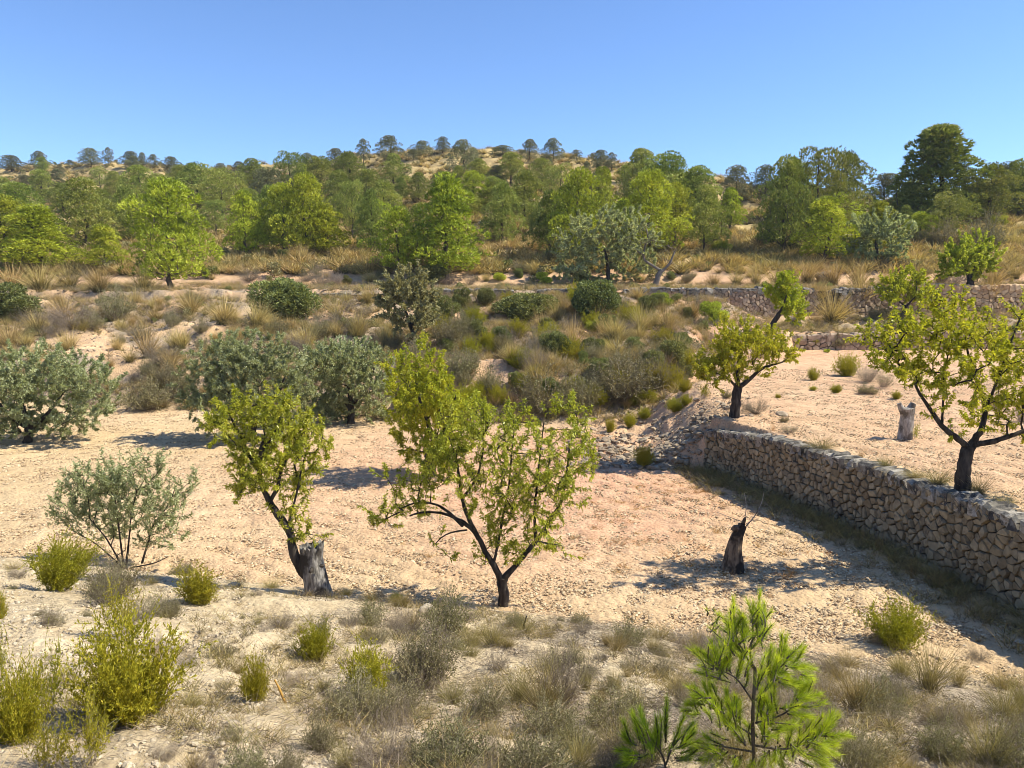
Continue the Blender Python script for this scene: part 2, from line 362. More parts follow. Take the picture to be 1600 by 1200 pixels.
# soil
def soil_mat():
    m, t, out = new_mat("dry_soil"); ge = N_(t, "ShaderNodeNewGeometry"); P = ge.outputs["Position"]
    def noise(s, d=8, r=.6):
        n = N_(t, "ShaderNodeTexNoise"); n.inputs["Scale"].default_value = s; n.inputs["Detail"].default_value = d; n.inputs["Roughness"].default_value = r
        t.links.new(P, n.inputs[0]); return n.outputs[0]
    def attr(n): return N_(t, "ShaderNodeAttribute", attribute_name=n).outputs["Fac"]
    big, mid, fine = noise(.22, 6), noise(2.3, 8, .65), noise(26, 8, .7)
    sand = ramp(t, [(.3, (.50, .355, .195)), (.7, (.62, .47, .285))], big)
    red = ramp(t, [(.3, (.50, .28, .17)), (.7, (.64, .39, .25))], mid)
    pale = ramp(t, [(.3, (.43, .34, .215)), (.7, (.60, .49, .325))], mid)
    hill = ramp(t, [(.32, (.25, .19, .10)), (.5, (.40, .30, .14)), (.68, (.54, .41, .20))], noise(.9, 8, .65))
    col = mixc(t, attr("red"), sand, red); col = mixc(t, attr("near"), col, pale); col = mixc(t, attr("hill"), col, hill)
    col = mixc(t, attr("litter"), col, (.30, .25, .19))
    col = mixc(t, .75, col, ramp(t, [(.34, (.34, .29, .25)), (.45, (1, 1, 1)), (.75, (1.14, 1.14, 1.14))], fine), 'MULTIPLY')
    col = mixc(t, .5, col, ramp(t, [(.3, (.70, .67, .64)), (.6, (1.06, 1.06, 1.06))], mid), 'MULTIPLY')
    p = N_(t, "ShaderNodeBsdfPrincipled"); p.inputs["Roughness"].default_value = .95; p.inputs["Specular IOR Level"].default_value = .1; t.links.new(col, p.inputs["Base Color"])
    vo = N_(t, "ShaderNodeTexVoronoi"); vo.inputs["Scale"].default_value = 13; t.links.new(P, vo.inputs["Vector"])
    h = math_(t, 'ADD', math_(t, 'MULTIPLY', fine, .5), math_(t, 'MULTIPLY', vo.outputs["Distance"], -.55)); h = math_(t, 'ADD', h, math_(t, 'MULTIPLY', noise(7, 6), .8))
    b = N_(t, "ShaderNodeBump"); b.inputs["Strength"].default_value = .9; b.inputs["Distance"].default_value = .05
    t.links.new(h, b.inputs["Height"]); t.links.new(b.outputs[0], p.inputs["Normal"]); t.links.new(p.outputs[0], out.inputs[0]); return m
M['soil'] = soil_mat()
def clod_mat():
    m, t, out = new_mat("soil_clod"); oi = N_(t, "ShaderNodeObjectInfo"); ge = N_(t, "ShaderNodeNewGeometry")
    n = N_(t, "ShaderNodeTexNoise"); n.inputs["Scale"].default_value = .22; n.inputs["Detail"].default_value = 5; t.links.new(ge.outputs["Position"], n.inputs[0])
    col = ramp(t, [(0, (.33, .23, .135)), (.5, (.50, .37, .225)), (1, (.68, .55, .37))], oi.outputs["Random"])
    n2 = N_(t, "ShaderNodeTexNoise"); n2.inputs["Scale"].default_value = 30; n2.inputs["Detail"].default_value = 5; t.links.new(ge.outputs["Position"], n2.inputs[0])
    col = mixc(t, .6, col, ramp(t, [(.3, (.7, .7, .7)), (.7, (1.1, 1.1, 1.1))], n2.outputs[0]), 'MULTIPLY')
    p = N_(t, "ShaderNodeBsdfPrincipled"); p.inputs["Roughness"].default_value = .95; p.inputs["Specular IOR Level"].default_value = .1
    t.links.new(col, p.inputs["Base Color"]); t.links.new(p.outputs[0], out.inputs[0]); return m
M['clod'] = clod_mat()

# ------------------------------------------------------------------ terrain sheet
def reddish(x, y):
    e = np.exp(-(((x - 1.0) / 6.5) ** 2 + ((y - 20) / 7.5) ** 2)) * 1.1
    b = (.45 + .55 * sm(-6, 3, x)) * (1 - sm(12, 20, x)) * sm(-1, 3, y - foot_y(x)) * (1 - sm(50, 56, y)) * .8
    tr = .55 * sm(47, 50, y) * (1 - sm(62, 70, y))
    u = .55 * sm(0, 1, x - np.interp(y, WY, WX)) * (y < 45)
    return np.clip(np.maximum(np.maximum(e, b), np.maximum(tr, u)) + fbm(x * .4, y * .4, 31) * .3, 0, 1)
def build_ground():
    fr = np.radians(np.concatenate([np.linspace(-62, -38, 60, endpoint=False), np.linspace(-38, 38, 620, endpoint=False), np.linspace(38, 62, 60, endpoint=False)]))
    bk = np.radians(np.linspace(62, 298, 90, endpoint=False)); ph = np.concatenate([fr, bk])
    r = np.concatenate([np.linspace(.4, 3, 12, endpoint=False), 3 * (30 / 3) ** np.linspace(0, 1, 330, endpoint=False), 30 * (56 / 30) ** np.linspace(0, 1, 150, endpoint=False),
                        56 * (330 / 56) ** np.linspace(0, 1, 170, endpoint=False), 330 * (700 / 330) ** np.linspace(0, 1, 16)])
    R, A = np.meshgrid(r, ph, indexing='ij'); x, y = R * np.sin(A), R * np.cos(A); z = H(x, y)
    ly, fy, xw = lip_y(x), foot_y(x), np.interp(y, WY, WX)
    isfield = ((y > ly + .5) & (y < fy - .3)).astype(float) * (1 - sm(20, 26, y) * sm(2, 4, x) * (1 - sm(5, 9, x)))
    cr = np.hypot(x + 8, y - 8)
    z = z + isfield * (.020 * np.sin(cr * 2 * math.pi / .62 + fbm(x * .35, y * .35, 5) * 7) * sm(-.3, .3, fbm(x * .25, y * .25, 6)) + .06 * fbm(x * 3.2, y * 3.2, 41, 3))
    z = z + (1 - isfield) * (y < 60) * .05 * fbm(x * 3.0, y * 3.0, 44, 4)
    z = z + sm(64, 90, y) * .5 * fbm(x * .5, y * .5, 47, 3)
    g = G(); n, k = R.shape; V = np.stack([x, y, z], -1).reshape(-1, 3)
    i = np.arange(n - 1)[:, None] * k; j = np.arange(k); jn = (j + 1) % k
    q = np.stack([i + j, i + k + j, i + k + jn, i + jn], -1).reshape(-1, 4)
    ctr = len(V); g.add(np.vstack([V, [[0, 0, float(H(0, 0))]]]), quads=q, tris=[(ctr, a, b) for a, b in zip(j, jn)])
    me = g.mesh("ground", M['soil'], True)
    near = (1 - sm(-.2, .6, y - ly + .25 * fbm(x * 1.5, y * 1.5, 8))) * .9 + .0 * sm(0, 2, y - fy) * (1 - sm(50, 60, y)) * (x < -2) * sm(-.1, .3, fbm(x * .3, y * .3, 12))
    hl = sm(62, 74, y + 5 * fbm(x * .2, y * .2, 14))
    lit = .75 * (1 - sm(-.2, .4, y - ly)) * sm(.02, .3, fbm(x * .9 + 3, y * .9, 21)) * sm(-3, 2, x) + .8 * sm(0, 1, y - fy) * (1 - sm(56, 60, y)) * sm(-.15, .25, fbm(x * .8, y * .8, 23))
    for nm, arr in (("red", reddish(x, y)), ("near", near), ("hill", hl), ("litter", np.clip(lit, 0, 1))):
        a_ = me.attributes.new(nm, 'FLOAT', 'POINT'); a_.data.foreach_set("value", np.append(np.clip(arr, 0, 1).ravel(), .9).astype(np.float32))
    tag(link("ground", me), kind="structure")
build_ground()

# ------------------------------------------------------------------ scattering of uncountable stuff (geometry nodes)
def ico(seed, squash=.7, amp=.25, sub=1):
    import bmesh
    bm = bmesh.new(); bmesh.ops.create_icosphere(bm, subdivisions=sub, radius=1)
    r = np.random.default_rng(seed)
    V = np.array([v.co for v in bm.verts]); 
    for _ in range(5):                                   # chop with random planes: angular stone
        n = nrm(r.normal(size=3)); d = r.uniform(.45, .8); k = V @ n; V = V - np.outer(np.clip(k - d, 0, None), n)
    V *= (1 + r.normal(size=(len(V), 1)) * amp * .25); V *= r.uniform(.75, 1.15, 3); V[:, 2] *= squash
    F_ = np.array([[v.index for v in f.verts] for f in bm.faces]); bm.free(); return V, F_
def scatter(name, pts, scl, variants, parent=None, tilt=.3):
    """variants: list of meshes; one object whose points carry instances picked at random"""
    n = len(pts); me = bpy.data.meshes.new(name + "_points"); me.vertices.add(n); me.vertices.foreach_set("co", np.asarray(pts, np.float32).ravel())
    a = me.attributes.new("scl", 'FLOAT', 'POINT'); a.data.foreach_set("value", np.asarray(scl, np.float32))
    rot = np.stack([U(-tilt, tilt, n), U(-tilt, tilt, n), U(0, 6.28, n)], 1).astype(np.float32)
    a = me.attributes.new("rot", 'FLOAT_VECTOR', 'POINT'); a.data.foreach_set("vector", rot.ravel())
    a = me.attributes.new("pick", 'INT', 'POINT'); a.data.foreach_set("value", rng.integers(0, len(variants), n).astype(np.int32))
    c = bpy.data.collections.new(name + "_kinds")
    for k, vm in enumerate(variants): c.objects.link(bpy.data.objects.new(f"{name}_kind_{chr(97 + k)}", vm))
    ng = bpy.data.node_groups.new(name + "_scatter", 'GeometryNodeTree')
    ng.interface.new_socket("Geometry", in_out='INPUT', socket_type='NodeSocketGeometry'); ng.interface.new_socket("Geometry", in_out='OUTPUT', socket_type='NodeSocketGeometry')
    gi, go = ng.nodes.new("NodeGroupInput"), ng.nodes.new("NodeGroupOutput")
    ci = ng.nodes.new("GeometryNodeCollectionInfo"); ci.inputs[0].default_value = c; ci.inputs["Separate Children"].default_value = True; ci.inputs["Reset Children"].default_value = True
    ip = ng.nodes.new("GeometryNodeInstanceOnPoints"); ip.inputs["Pick Instance"].default_value = True
    def na(nm, dt):
        x = ng.nodes.new("GeometryNodeInputNamedAttribute"); x.data_type = dt; x.inputs[0].default_value = nm; return [o for o in x.outputs if o.enabled][0]
    L = ng.links.new
    L(gi.outputs[0], ip.inputs["Points"]); L(ci.outputs[0], ip.inputs["Instance"]); L(na("pick", 'INT'), ip.inputs["Instance Index"])
    e2r = ng.nodes.new("FunctionNodeEulerToRotation"); L(na("rot", 'FLOAT_VECTOR'), e2r.inputs[0]); L(e2r.outputs[0], ip.inputs["Rotation"])
    L(na("scl", 'FLOAT'), ip.inputs["Scale"]); L(ip.outputs[0], go.inputs[0])
    o = link(name, me, parent); md = o.modifiers.new("scatter", 'NODES'); md.node_group = ng
    return tag(o, kind="stuff")
def bare(x, y): return np.exp(-(((x + 18) / 5) ** 2 + ((y - 37.5) / 6) ** 2)) + np.exp(-(((x + 1) / 2.5) ** 2 + ((y - 31.5) / 2.2) ** 2)) > .55
def ground_pts(x, y, dz=0): return np.stack([x, y, H(x, y) + dz], 1)
def stone_meshes(n, mat, seed=0, squash=.65, sub=1):
    out = []
    for k in range(n):
        V, f = ico(seed + k, squash, .3, sub); g = G(); g.add(V, tris=f, a=float(U())); out.append(g.mesh("stone_shape", mat, False))
    return out
clods = stone_meshes(8, M['clod'], 100)
# tilled clods: denser towards the camera
n = 190000
yy = 9 + 24 * U(0, 1, n) ** 1.7; xx = U(-1, 1, n) * (yy * .75 + 1)
keep = (yy > lip_y(xx) + .45) & (yy < foot_y(xx) + 2) & (fbm(xx * .7, yy * .7, 61) > -.22 - .2 * U(0, 1, n)) & (np.abs(xx - np.interp(yy, WY, WX) - .2) > .3)
xx, yy = xx[keep], yy[keep]; sc = .009 + .025 * U(0, 1, len(xx)) ** 2.6 + .012 * (U(0, 1, len(xx)) > .985)
sc = sc * np.where(xx > np.interp(yy, WY, WX), .8, 1) * (.8 + .022 * yy)
tag(scatter("soil_clods", ground_pts(xx, yy, .004), sc, clods), "crumbly clods of tilled soil strewn over the fields", "soil")
n = 90000
yy = 3.2 + 9.5 * U(0, 1, n) ** .9; xx = U(-1, 1, n) * (yy * .8 + 1); keep = yy < lip_y(xx) + .5; xx, yy = xx[keep], yy[keep]
tag(scatter("gravel", ground_pts(xx, yy, .002), .005 + .026 * U(0, 1, len(xx)) ** 4.0, stone_meshes(6, M['rock'], 300)), "pale gravel lying on the near bank", "gravel")
n = 30000
yy = 26 + 33 * U(0, 1, n); xx = U(-1, 1, n) * (yy * .75); keep = (yy > foot_y(xx) - .3); xx, yy = xx[keep], yy[keep]
tag(scatter("slope_stones", ground_pts(xx, yy, .0), .025 + .11 * U(0, 1, len(xx)) ** 5, stone_meshes(6, M['rubble'], 400)), "small stones lying over the scrubby bank", "stones")
# rubble at the ruined end of the wall
n = 1500
xx = rng.normal(3.9, 1.2, n); yy = 21.2 + np.abs(rng.normal(0, 2.2, n)) - .6
tag(scatter("rubble", ground_pts(xx, yy, .02), .03 + .17 * U(0, 1, n) ** 4, stone_meshes(6, M['rubble'], 500)), "fallen grey rubble at the ruined far end of the near stone wall", "rubble")

# ------------------------------------------------------------------ dry stone walls
def voronoi(L, Ht, cw, chh, seed, relax=1):
    r = np.random.default_rng(seed); pts = []; y = 0; row = 0
    while y < Ht:
        hh = chh * r.uniform(.6, 1.5); x = -r.uniform(0, cw)
        while x < L + cw:
            wd = cw * r.choice([.5, .7, .95, 1.3, 1.7]) * r.uniform(.8, 1.2); pts.append((x + wd / 2, y + hh / 2 + r.normal() * chh * .26)); x += wd
        y += hh
    pts = np.array(pts)
    def cells(P):
        out = []
        for i, p in enumerate(P):
            poly = [(max(p[0] - cw * 2, 0), 0), (min(p[0] + cw * 2, L), 0), (min(p[0] + cw * 2, L), Ht), (max(p[0] - cw * 2, 0), Ht)]
            if poly[1][0] <= poly[0][0] + .01: out.append(None); continue
            d = (P - p); near = np.where((np.abs(d[:, 0]) < cw * 3) & (np.abs(d[:, 1]) < chh * 4))[0]; near = near[np.argsort((d[near] ** 2).sum(1))][1:22]
            for j in near:
                q = P[j]; m = (p + q) / 2; nx, ny = q - p; new = []
                for k in range(len(poly)):
                    a, b = poly[k], poly[(k + 1) % len(poly)]; da = (a[0] - m[0]) * nx + (a[1] - m[1]) * ny; db = (b[0] - m[0]) * nx + (b[1] - m[1]) * ny
                    if da <= 0: new.append(a)
                    if da * db < 0: t = da / (da - db); new.append((a[0] + (b[0] - a[0]) * t, a[1] + (b[1] - a[1]) * t))
                poly = new
                if len(poly) < 3: break
            out.append(np.array(poly) if len(poly) >= 3 else None)
        return out
    return [c for c in cells(pts) if c is not None]
def cell_stone(c, depth, proud, joint, r):
    ce = c.mean(0); area = .5 * abs(np.dot(c[:, 0], np.roll(c[:, 1], 1)) - np.dot(c[:, 1], np.roll(c[:, 0], 1)))
    if area < .0012: return None
    d = c - ce; ln = np.linalg.norm(d, axis=1, keepdims=True); o = ce + d * np.clip(1 - joint / np.maximum(ln, .02), .5, 1)
    # round off sharp corners by adding edge midpoints
    mid = (o + np.roll(o, -1, 0)) / 2 + 0; full = np.empty((len(o) * 2, 2)); full[0::2] = ce + (o - ce) * r.uniform(.93, 1.0, (len(o), 1)); full[1::2] = mid + r.normal(size=(len(o), 2)) * .006
    n = len(full); pr = proud * r.uniform(.0, 1.5); tilt = r.normal(size=2) * .14; sh = r.normal(size=2) * .08 * np.sqrt(area)
    def lay(s, dep): q = ce + (full - ce) * s; return np.column_stack([q, np.full(n, dep) + ((q - ce) @ tilt) * (dep > -.05)])
    V = np.vstack([lay(.96, -depth), lay(1, -.012 + pr * .2), lay(r.uniform(.78, .9), pr), [[ce[0] + sh[0], ce[1] + sh[1], pr + r.uniform(-.004, .014)]]])
    i = np.arange(n); j = (i + 1) % n
    q = np.concatenate([np.stack([i, j, j + n, i + n], 1), np.stack([i + n, j + n, j + 2 * n, i + 2 * n], 1)])
    t = np.stack([i + 2 * n, j + 2 * n, np.full(n, 3 * n)], 1)
    return V, q, t, area
def stone_wall(name, line, base_z, hts, cw, chh, label, mat, parts=0, seed=1, cope=True, thick=.42, copemat=None, cope_w=.135, gap=None, proud=.035):
    """line: (x,y) pts along the face, seen face on the right hand side of travel... normal = left-hand of direction reversed"""
    line = np.array(line, float); seg = np.linalg.norm(np.diff(line, axis=0), axis=1); S_ = np.concatenate([[0], np.cumsum(seg)]); L = S_[-1]
    r = np.random.default_rng(seed); Hmax = max(hts)
    root = empty(name, (line[0][0], line[0][1], base_z), label, "wall"); inv = np.array([line[0][0], line[0][1], base_z])
    def topz(s): return np.interp(s, np.linspace(0, L, len(hts)), hts) 
    def world(s, z, d):
        s = np.asarray(s, float); x = np.interp(s, S_, line[:, 0]); y = np.interp(s, S_, line[:, 1]); e = .3
        tx = np.interp(s + e, S_, line[:, 0]) - np.interp(s - e, S_, line[:, 0]); ty = np.interp(s + e, S_, line[:, 1]) - np.interp(s - e, S_, line[:, 1])
        l = np.hypot(tx, ty) + 1e-9; nx, ny = -ty / l, tx / l
        return np.stack([x + nx * d, y + ny * d, base_z + np.asarray(z)], -1) - inv
    stones = []
    for c in voronoi(L, Hmax, cw, chh, seed):
        ce = c.mean(0)
        if ce[1] > topz(ce[0]) - chh * .25: continue
        if gap and gap(ce[0], ce[1]): continue
        got = cell_stone(c, .16, proud, chh * .06, r)
        if got is None: continue
        V, q, t, area = got; W = world(V[:, 0], V[:, 1], V[:, 2]); stones.append((W, q, t, area, mat))
    if cope:
        s = 0
        while s < L - .05:
            wd = cope_w * r.uniform(.55, 1.7); hh = r.uniform(.12, .32) * (cope_w / .15) ** .5; z0 = topz(s + wd / 2) - hh * .75; dep = thick * r.uniform(.9, 1.1); ln = r.normal() * .06
            a0, a1 = s + .008, s + wd - .008; bx = []
            for (ss, zz, dd) in [(a0, 0, .03), (a1, 0, .03), (a1, 0, -dep), (a0, 0, -dep), (a0, hh, .05), (a1, hh, .05), (a1, hh, -dep), (a0, hh, -dep)]:
                bx.append((ss + ln * zz + r.normal() * .018, z0 + zz * r.uniform(.78, 1.08), dd + r.normal() * .03))
            # bevel-ish second ring on top
            B = np.array(bx); topc = B[4:].mean(0); T2 = topc + (B[4:] - topc) * .72; T2[:, 1] += hh * .10; B[4:, 1] -= hh * .10
            Vv = np.vstack([B, T2]); q = [(0, 1, 5, 4), (1, 2, 6, 5), (2, 3, 7, 6), (3, 0, 4, 7), (4, 5, 9, 8), (5, 6, 10, 9), (6, 7, 11, 10), (7, 4, 8, 11), (8, 9, 10, 11), (3, 2, 1, 0)]
            if not (gap and gap(s, topz(s))): stones.append((world(Vv[:, 0], Vv[:, 1], Vv[:, 2]), np.array(q), None, wd * .4, copemat or mat))
            s += wd
    # core of packed small stones and earth behind the faces
    g = G(); ss = np.linspace(0, L, 80)
    for a, b in zip(ss[:-1], ss[1:]):
        za, zb = topz(a) - .12, topz(b) - .12
        V = [world(a, -.3, -.06), world(b, -.3, -.06), world(b, zb, -.06), world(a, za, -.06), world(a, -.3, -thick), world(b, -.3, -thick), world(b, zb, -thick), world(a, za, -thick)]
        g.add(np.array(V), quads=[(0, 1, 2, 3), (3, 2, 6, 7), (5, 4, 7, 6)], a=.1)
    link("wall_core", g.mesh("wall_core", M['core']), root)
    def scr(st):
        c = st[0].mean(0) + inv; px, py = project(c); dist = np.linalg.norm(c - EYE); inside = (px < 1620) and (py < 1220) and c[1] > 2
        return st[3] / dist ** 2 * (1 if inside else .0001)
    stones.sort(key=lambda st: -scr(st)); rest = {}
    for k, (V, q, t, area, mt) in enumerate(stones):
        rv = float(r.uniform())
        if k < parts:
            c = V.mean(0); g = G(); g.add(V - c, quads=q, tris=t, a=rv); o = link("stone", g.mesh("stone", mt), root); o.location = c
        else: rest.setdefault(mt.name, (G(), mt))[0].add(V, quads=q, tris=t, a=rv)
    for g, mt in rest.values(): tag(link("small_stones", g.mesh("small_stones", mt), root), kind="stuff")
    return root
M['core'] = stone_mat("wall_core", (.07, .055, .04), (.12, .10, .07), lic=.6)
stone_wall("dry_stone_wall", WALL, -.05, [1.52, 1.5, 1.53, 1.47, 1.5, 1.45, 1.49, 1.44, 1.47, 1.42, 1.4, 1.3, 1.1], .175, .125,
           "long grey-brown dry stone retaining wall running from the right edge into the field", M['stone'], parts=298, copemat=M['coping'], seed=4)
stone_wall("dry_stone_wall", [(13.2, 43.0), (16, 43.15), (24, 43.8), (36, 44.7), (50, 45.9)][::-1], 1.4, [.9, 1.0, .92, 1.0, .95, 1.0, .85, .8], .42, .26,
           "low dry stone wall crossing behind the upper terrace on the right", M['stone_far'], seed=8, cope_w=.3, copemat=M['stone_far'])
stone_wall("dry_stone_wall", [(26.4, 51.3), (20, 50.0), (14.8, 48.9), (8, 48.6), (-2, 48.6), (-13.5, 48.7)], 2.95, [1.95, 1.9, 1.85, 1.95, 1.9, 1.85, 1.9, 1.8, 1.9, 1.75, 1.85, 1.8, 1.75, 1.6, 1.5], .38, .17,
           "thin dark stone terrace wall across the middle of the slope behind the olive trees", M['stone_far'], seed=12, cope_w=.35, copemat=M['coping'],
           gap=lambda s, z: (vnoise(np.array(s * .35), np.array(3.), 5) < -.33))
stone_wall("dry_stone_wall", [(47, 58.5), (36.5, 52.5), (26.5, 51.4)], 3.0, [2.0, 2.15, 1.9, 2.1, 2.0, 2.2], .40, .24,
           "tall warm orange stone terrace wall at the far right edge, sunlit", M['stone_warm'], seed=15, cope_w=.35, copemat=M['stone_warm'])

# ------------------------------------------------------------------ crafted trees from pixel skeletons
def blob_pts(blobs, n, shell=.0):
    vol = np.array([b[1][0] * b[1][1] * b[1][2] for b in blobs]) ** .8; k = rng.choice(len(blobs), n, p=vol / vol.sum())
    d = rdir(n); rr = U(0, 1, n) ** (1 / 3); rr = shell + (1 - shell) * rr
    C = np.array([b[0] for b in blobs])[k]; R = np.array([b[1] for b in blobs])[k]
    return C + d * R * rr[:, None], d, k
def crafted(name, base, limbs, blobs, label, cat, leaf, nt=300, nleaf=7000, L=(.045, .078), W=.010, shoot=.3, droop=.25, bark='bark', rt=.004,
            group=None, zscale=.75, up=.55, dens_tip=.8, extra=None, bf=.2, leafname="foliage"):
    B = hit(*base) if len(base) == 2 else np.array(base[2]); y0 = B[1]; ppm = F / (np.linalg.norm(B - EYE))
    root = empty(name, B, label, cat, group)
    g = G(); nodes = []; r0 = random.Random(int(B[0] * 100))
    for pts, ra, rb in limbs:
        P = np.array([at(p[0], p[1], y0 + (p[2] if len(p) > 2 else 0)) for p in pts]) - B
        n = max(5, int(sum(np.linalg.norm(np.diff(P, axis=0), axis=1)) / .07)); P = spline(P, n)
        P[1:-1] += rng.normal(size=(n - 2, 3)) * ra * .06
        tube(g, P, np.linspace(0, 1, n) ** .8 * (rb - ra) + ra, 12, .22, seed=len(nodes))
        nodes += list(P[max(1, n // 4):])
    bl = []
    for b in blobs:
        dy = b[4] if len(b) > 4 else r0.uniform(-.55, .55) * zscale
        c = at(b[0], b[1], y0 + dy) - B; bs = 1.2 if leaf in ('olive', 'greyg') and zscale > 1 else 1.0; bl.append((c, bs * np.array([b[2] / ppm, min(b[2], b[3]) / ppm * 1.15, b[3] / ppm])))
    T, d, k = blob_pts(bl, nt)
    T[:, 2] -= .05
    A, Bb, ra, rb = grow(nodes, T, bf=bf, rt=rt)
    frusta(g, A, Bb, ra, rb, 5)
    # leafy shoots at each target
    dirs = nrm(d * .5 + rdir(nt) * .45 + np.array([0, 0, up]))
    sl_ = U(.5, 1.3, nt) * shoot; E = T + dirs * sl_[:, None]; frusta(g, T, E, np.full(nt, rt), np.full(nt, rt * .4), 4)
    link("trunk", g.mesh("trunk", M[bark], True), root)
    lf = G(); m = int(nleaf * dens_tip); i = rng.integers(0, nt, m); t = U(0.0, 1.02, m)[:, None]
    p = T[i] + (E[i] - T[i]) * t; ld = nrm(dirs[i] * .55 + rdir(m) * .75 + np.array([0, 0, -.12]))
    leaves(lf, p, ld, U(*L, m), W * U(.7, 1.2, m), droop, a=np.clip(U(0, 1, m) * .6 + U(0, 1, nt)[i] * .4, 0, 1))
    thin = np.where(rb < rt * 2.6)[0]
    if len(thin):
        m = nleaf - m; i = rng.choice(thin, m); t = U(0, 1, m)[:, None]; p = A[i] + (Bb[i] - A[i]) * t
        leaves(lf, p, nrm(rdir(m) + (Bb[i] - A[i]) * 2), U(*L, m) * .9, W * U(.7, 1.2, m), droop)
    o = link(leafname, lf.mesh(leafname, M[leaf]), root)
    return root, g
def wood(name, root, tubes, bark, rough=.25, sides=14):
    g = G()
    for P, R in tubes: tube(g, P, R, sides, rough, seed=len(P))
    return link(name, g.mesh(name, M[bark], True), root)

# left almond on the thick pale pollard
B1 = (497, 931)
t1, _ = crafted("almond_tree", B1,
    [([(492, 915), (472, 888), (460, 868), (456, 850), (452, 832), (436, 806), (418, 778), (406, 748), (407, 715), (412, 690)], .085, .028),
     ([(420, 785), (432, 765), (440, 735), (452, 705)], .035, .018), ([(408, 740), (388, 710), (375, 680), (362, 655)], .032, .014),
     ([(450, 832), (455, 800), (462, 778), (470, 740), (480, 700)], .022, .01), ([(410, 705), (430, 675), (440, 645)], .025, .01)],
    [(365, 640, 28, 26), (350, 665, 22, 20), (392, 655, 26, 28), (425, 640, 30, 28), (455, 655, 30, 30), (490, 675, 32, 24), (505, 692, 22, 18), (400, 700, 32, 28), (440, 695, 34, 30),
     (470, 715, 28, 26), (385, 735, 26, 26), (425, 740, 28, 26), (455, 750, 24, 24), (378, 770, 14, 14, 0), (440, 785, 16, 16, 0), (465, 795, 16, 18, 0), (480, 830, 18, 14, 0), (458, 820, 14, 14, 0)],
    "almond tree whose leafy crown springs from a thick grey cut trunk, left of centre", "tree", 'almond', nt=350, nleaf=18000, shoot=.2, W=.0108)
def stump_mesh():
    P0 = hit(*B1); g = G(); rel = np.array([at(502, 944, P0[1]), at(500, 925, P0[1]), at(495, 900, P0[1]), at(489, 875, P0[1]), at(488, 862, P0[1]), at(488, 853, P0[1])]) - P0
    P = spline(rel, 18); R = np.interp(np.linspace(0, 1, 18), [0, .1, .3, .7, 1], [.25, .205, .18, .175, .185])
    tube(g, P, R, 40, .30, cap=False, seed=5)
    V = g.v[0]; top = V[-40:]; top[:, 2] += .035 * np.sin(np.arange(40) * 1.7) + .05 * (top[:, 0] - top[:, 0].mean()) / .2
    c = top.mean(0) - np.array([0, 0, .07]); g.add(np.vstack([top, c]), tris=[(k, (k + 1) % 40, 40) for k in range(40)])
    return g.mesh("cut_trunk", M['barkg'], True)
link("cut_trunk", stump_mesh(), t1)
for (px, py, rr) in ((486, 891, .05), (503, 884, .035), (473, 862, .05)):
    P0 = hit(*B1); c = at(px, py, P0[1] - .2) - P0; V, f = ico(px, .9, .1, 2); gk = G(); gk.add(V * rr, tris=f); link('knot_hole', gk.mesh('knot_hole', M['bark'], True), t1, c)


# almond in the centre, bright sprays of leaf on arching limbs
crafted("almond_tree", (788, 948),
    [([(787, 950), (787, 930), (785, 910), (786, 902)], .085, .075), ([(785, 908), (774, 888), (758, 862), (748, 840), (732, 822), (716, 812), (695, 803), (662, 800), (640, 806)], .055, .012),
     ([(786, 905), (800, 890), (818, 868), (838, 845), (858, 815), (876, 785), (885, 740), (890, 700)], .055, .014),
     ([(748, 842), (733, 812), (722, 780), (718, 750), (712, 715), (700, 680)], .04, .012), ([(724, 822), (700, 800), (680, 788), (652, 785), (625, 795)], .028, .008),
     ([(730, 828), (705, 832), (690, 840), (680, 850)], .015, .006), ([(770, 885), (778, 850), (785, 810), (795, 760), (800, 700), (805, 660)], .026, .008),
     ([(838, 845), (835, 800), (840, 750), (845, 700), (850, 660)], .026, .008), ([(722, 780), (745, 745), (755, 700), (752, 660)], .022, .008), ([(840, 845), (862, 850), (878, 852)], .012, .005)],
    [(640, 750, 34, 18), (612, 742, 18, 10), (600, 800, 24, 18), (630, 785, 32, 20), (665, 760, 30, 24), (665, 790, 30, 14), (690, 735, 28, 28), (700, 690, 28, 30), (730, 700, 28, 34), (705, 650, 20, 20),
     (745, 655, 24, 26), (775, 690, 28, 34), (770, 650, 22, 18), (800, 660, 26, 26), (805, 710, 28, 34), (835, 690, 26, 30), (860, 650, 26, 22), (890, 640, 22, 30), (905, 680, 22, 28), (918, 720, 16, 22),
     (885, 715, 28, 26), (862, 745, 30, 30), (825, 755, 28, 32), (785, 755, 28, 30), (745, 760, 28, 26), (880, 780, 28, 26), (850, 800, 30, 26), (815, 805, 28, 26), (780, 810, 26, 22), (845, 840, 26, 18),
     (800, 845, 24, 18), (770, 860, 20, 18, 0), (690, 845, 16, 12, 0), (870, 856, 16, 8, 0), (760, 830, 20, 16), (795, 865, 14, 12, 0), (705, 880 - 12, 8, 8, 0)],
    "almond tree with wide green crown and forked dark trunk at the centre of the field", "tree", 'almond', nt=560, nleaf=26000, shoot=.24, W=.0108, zscale=1.0)
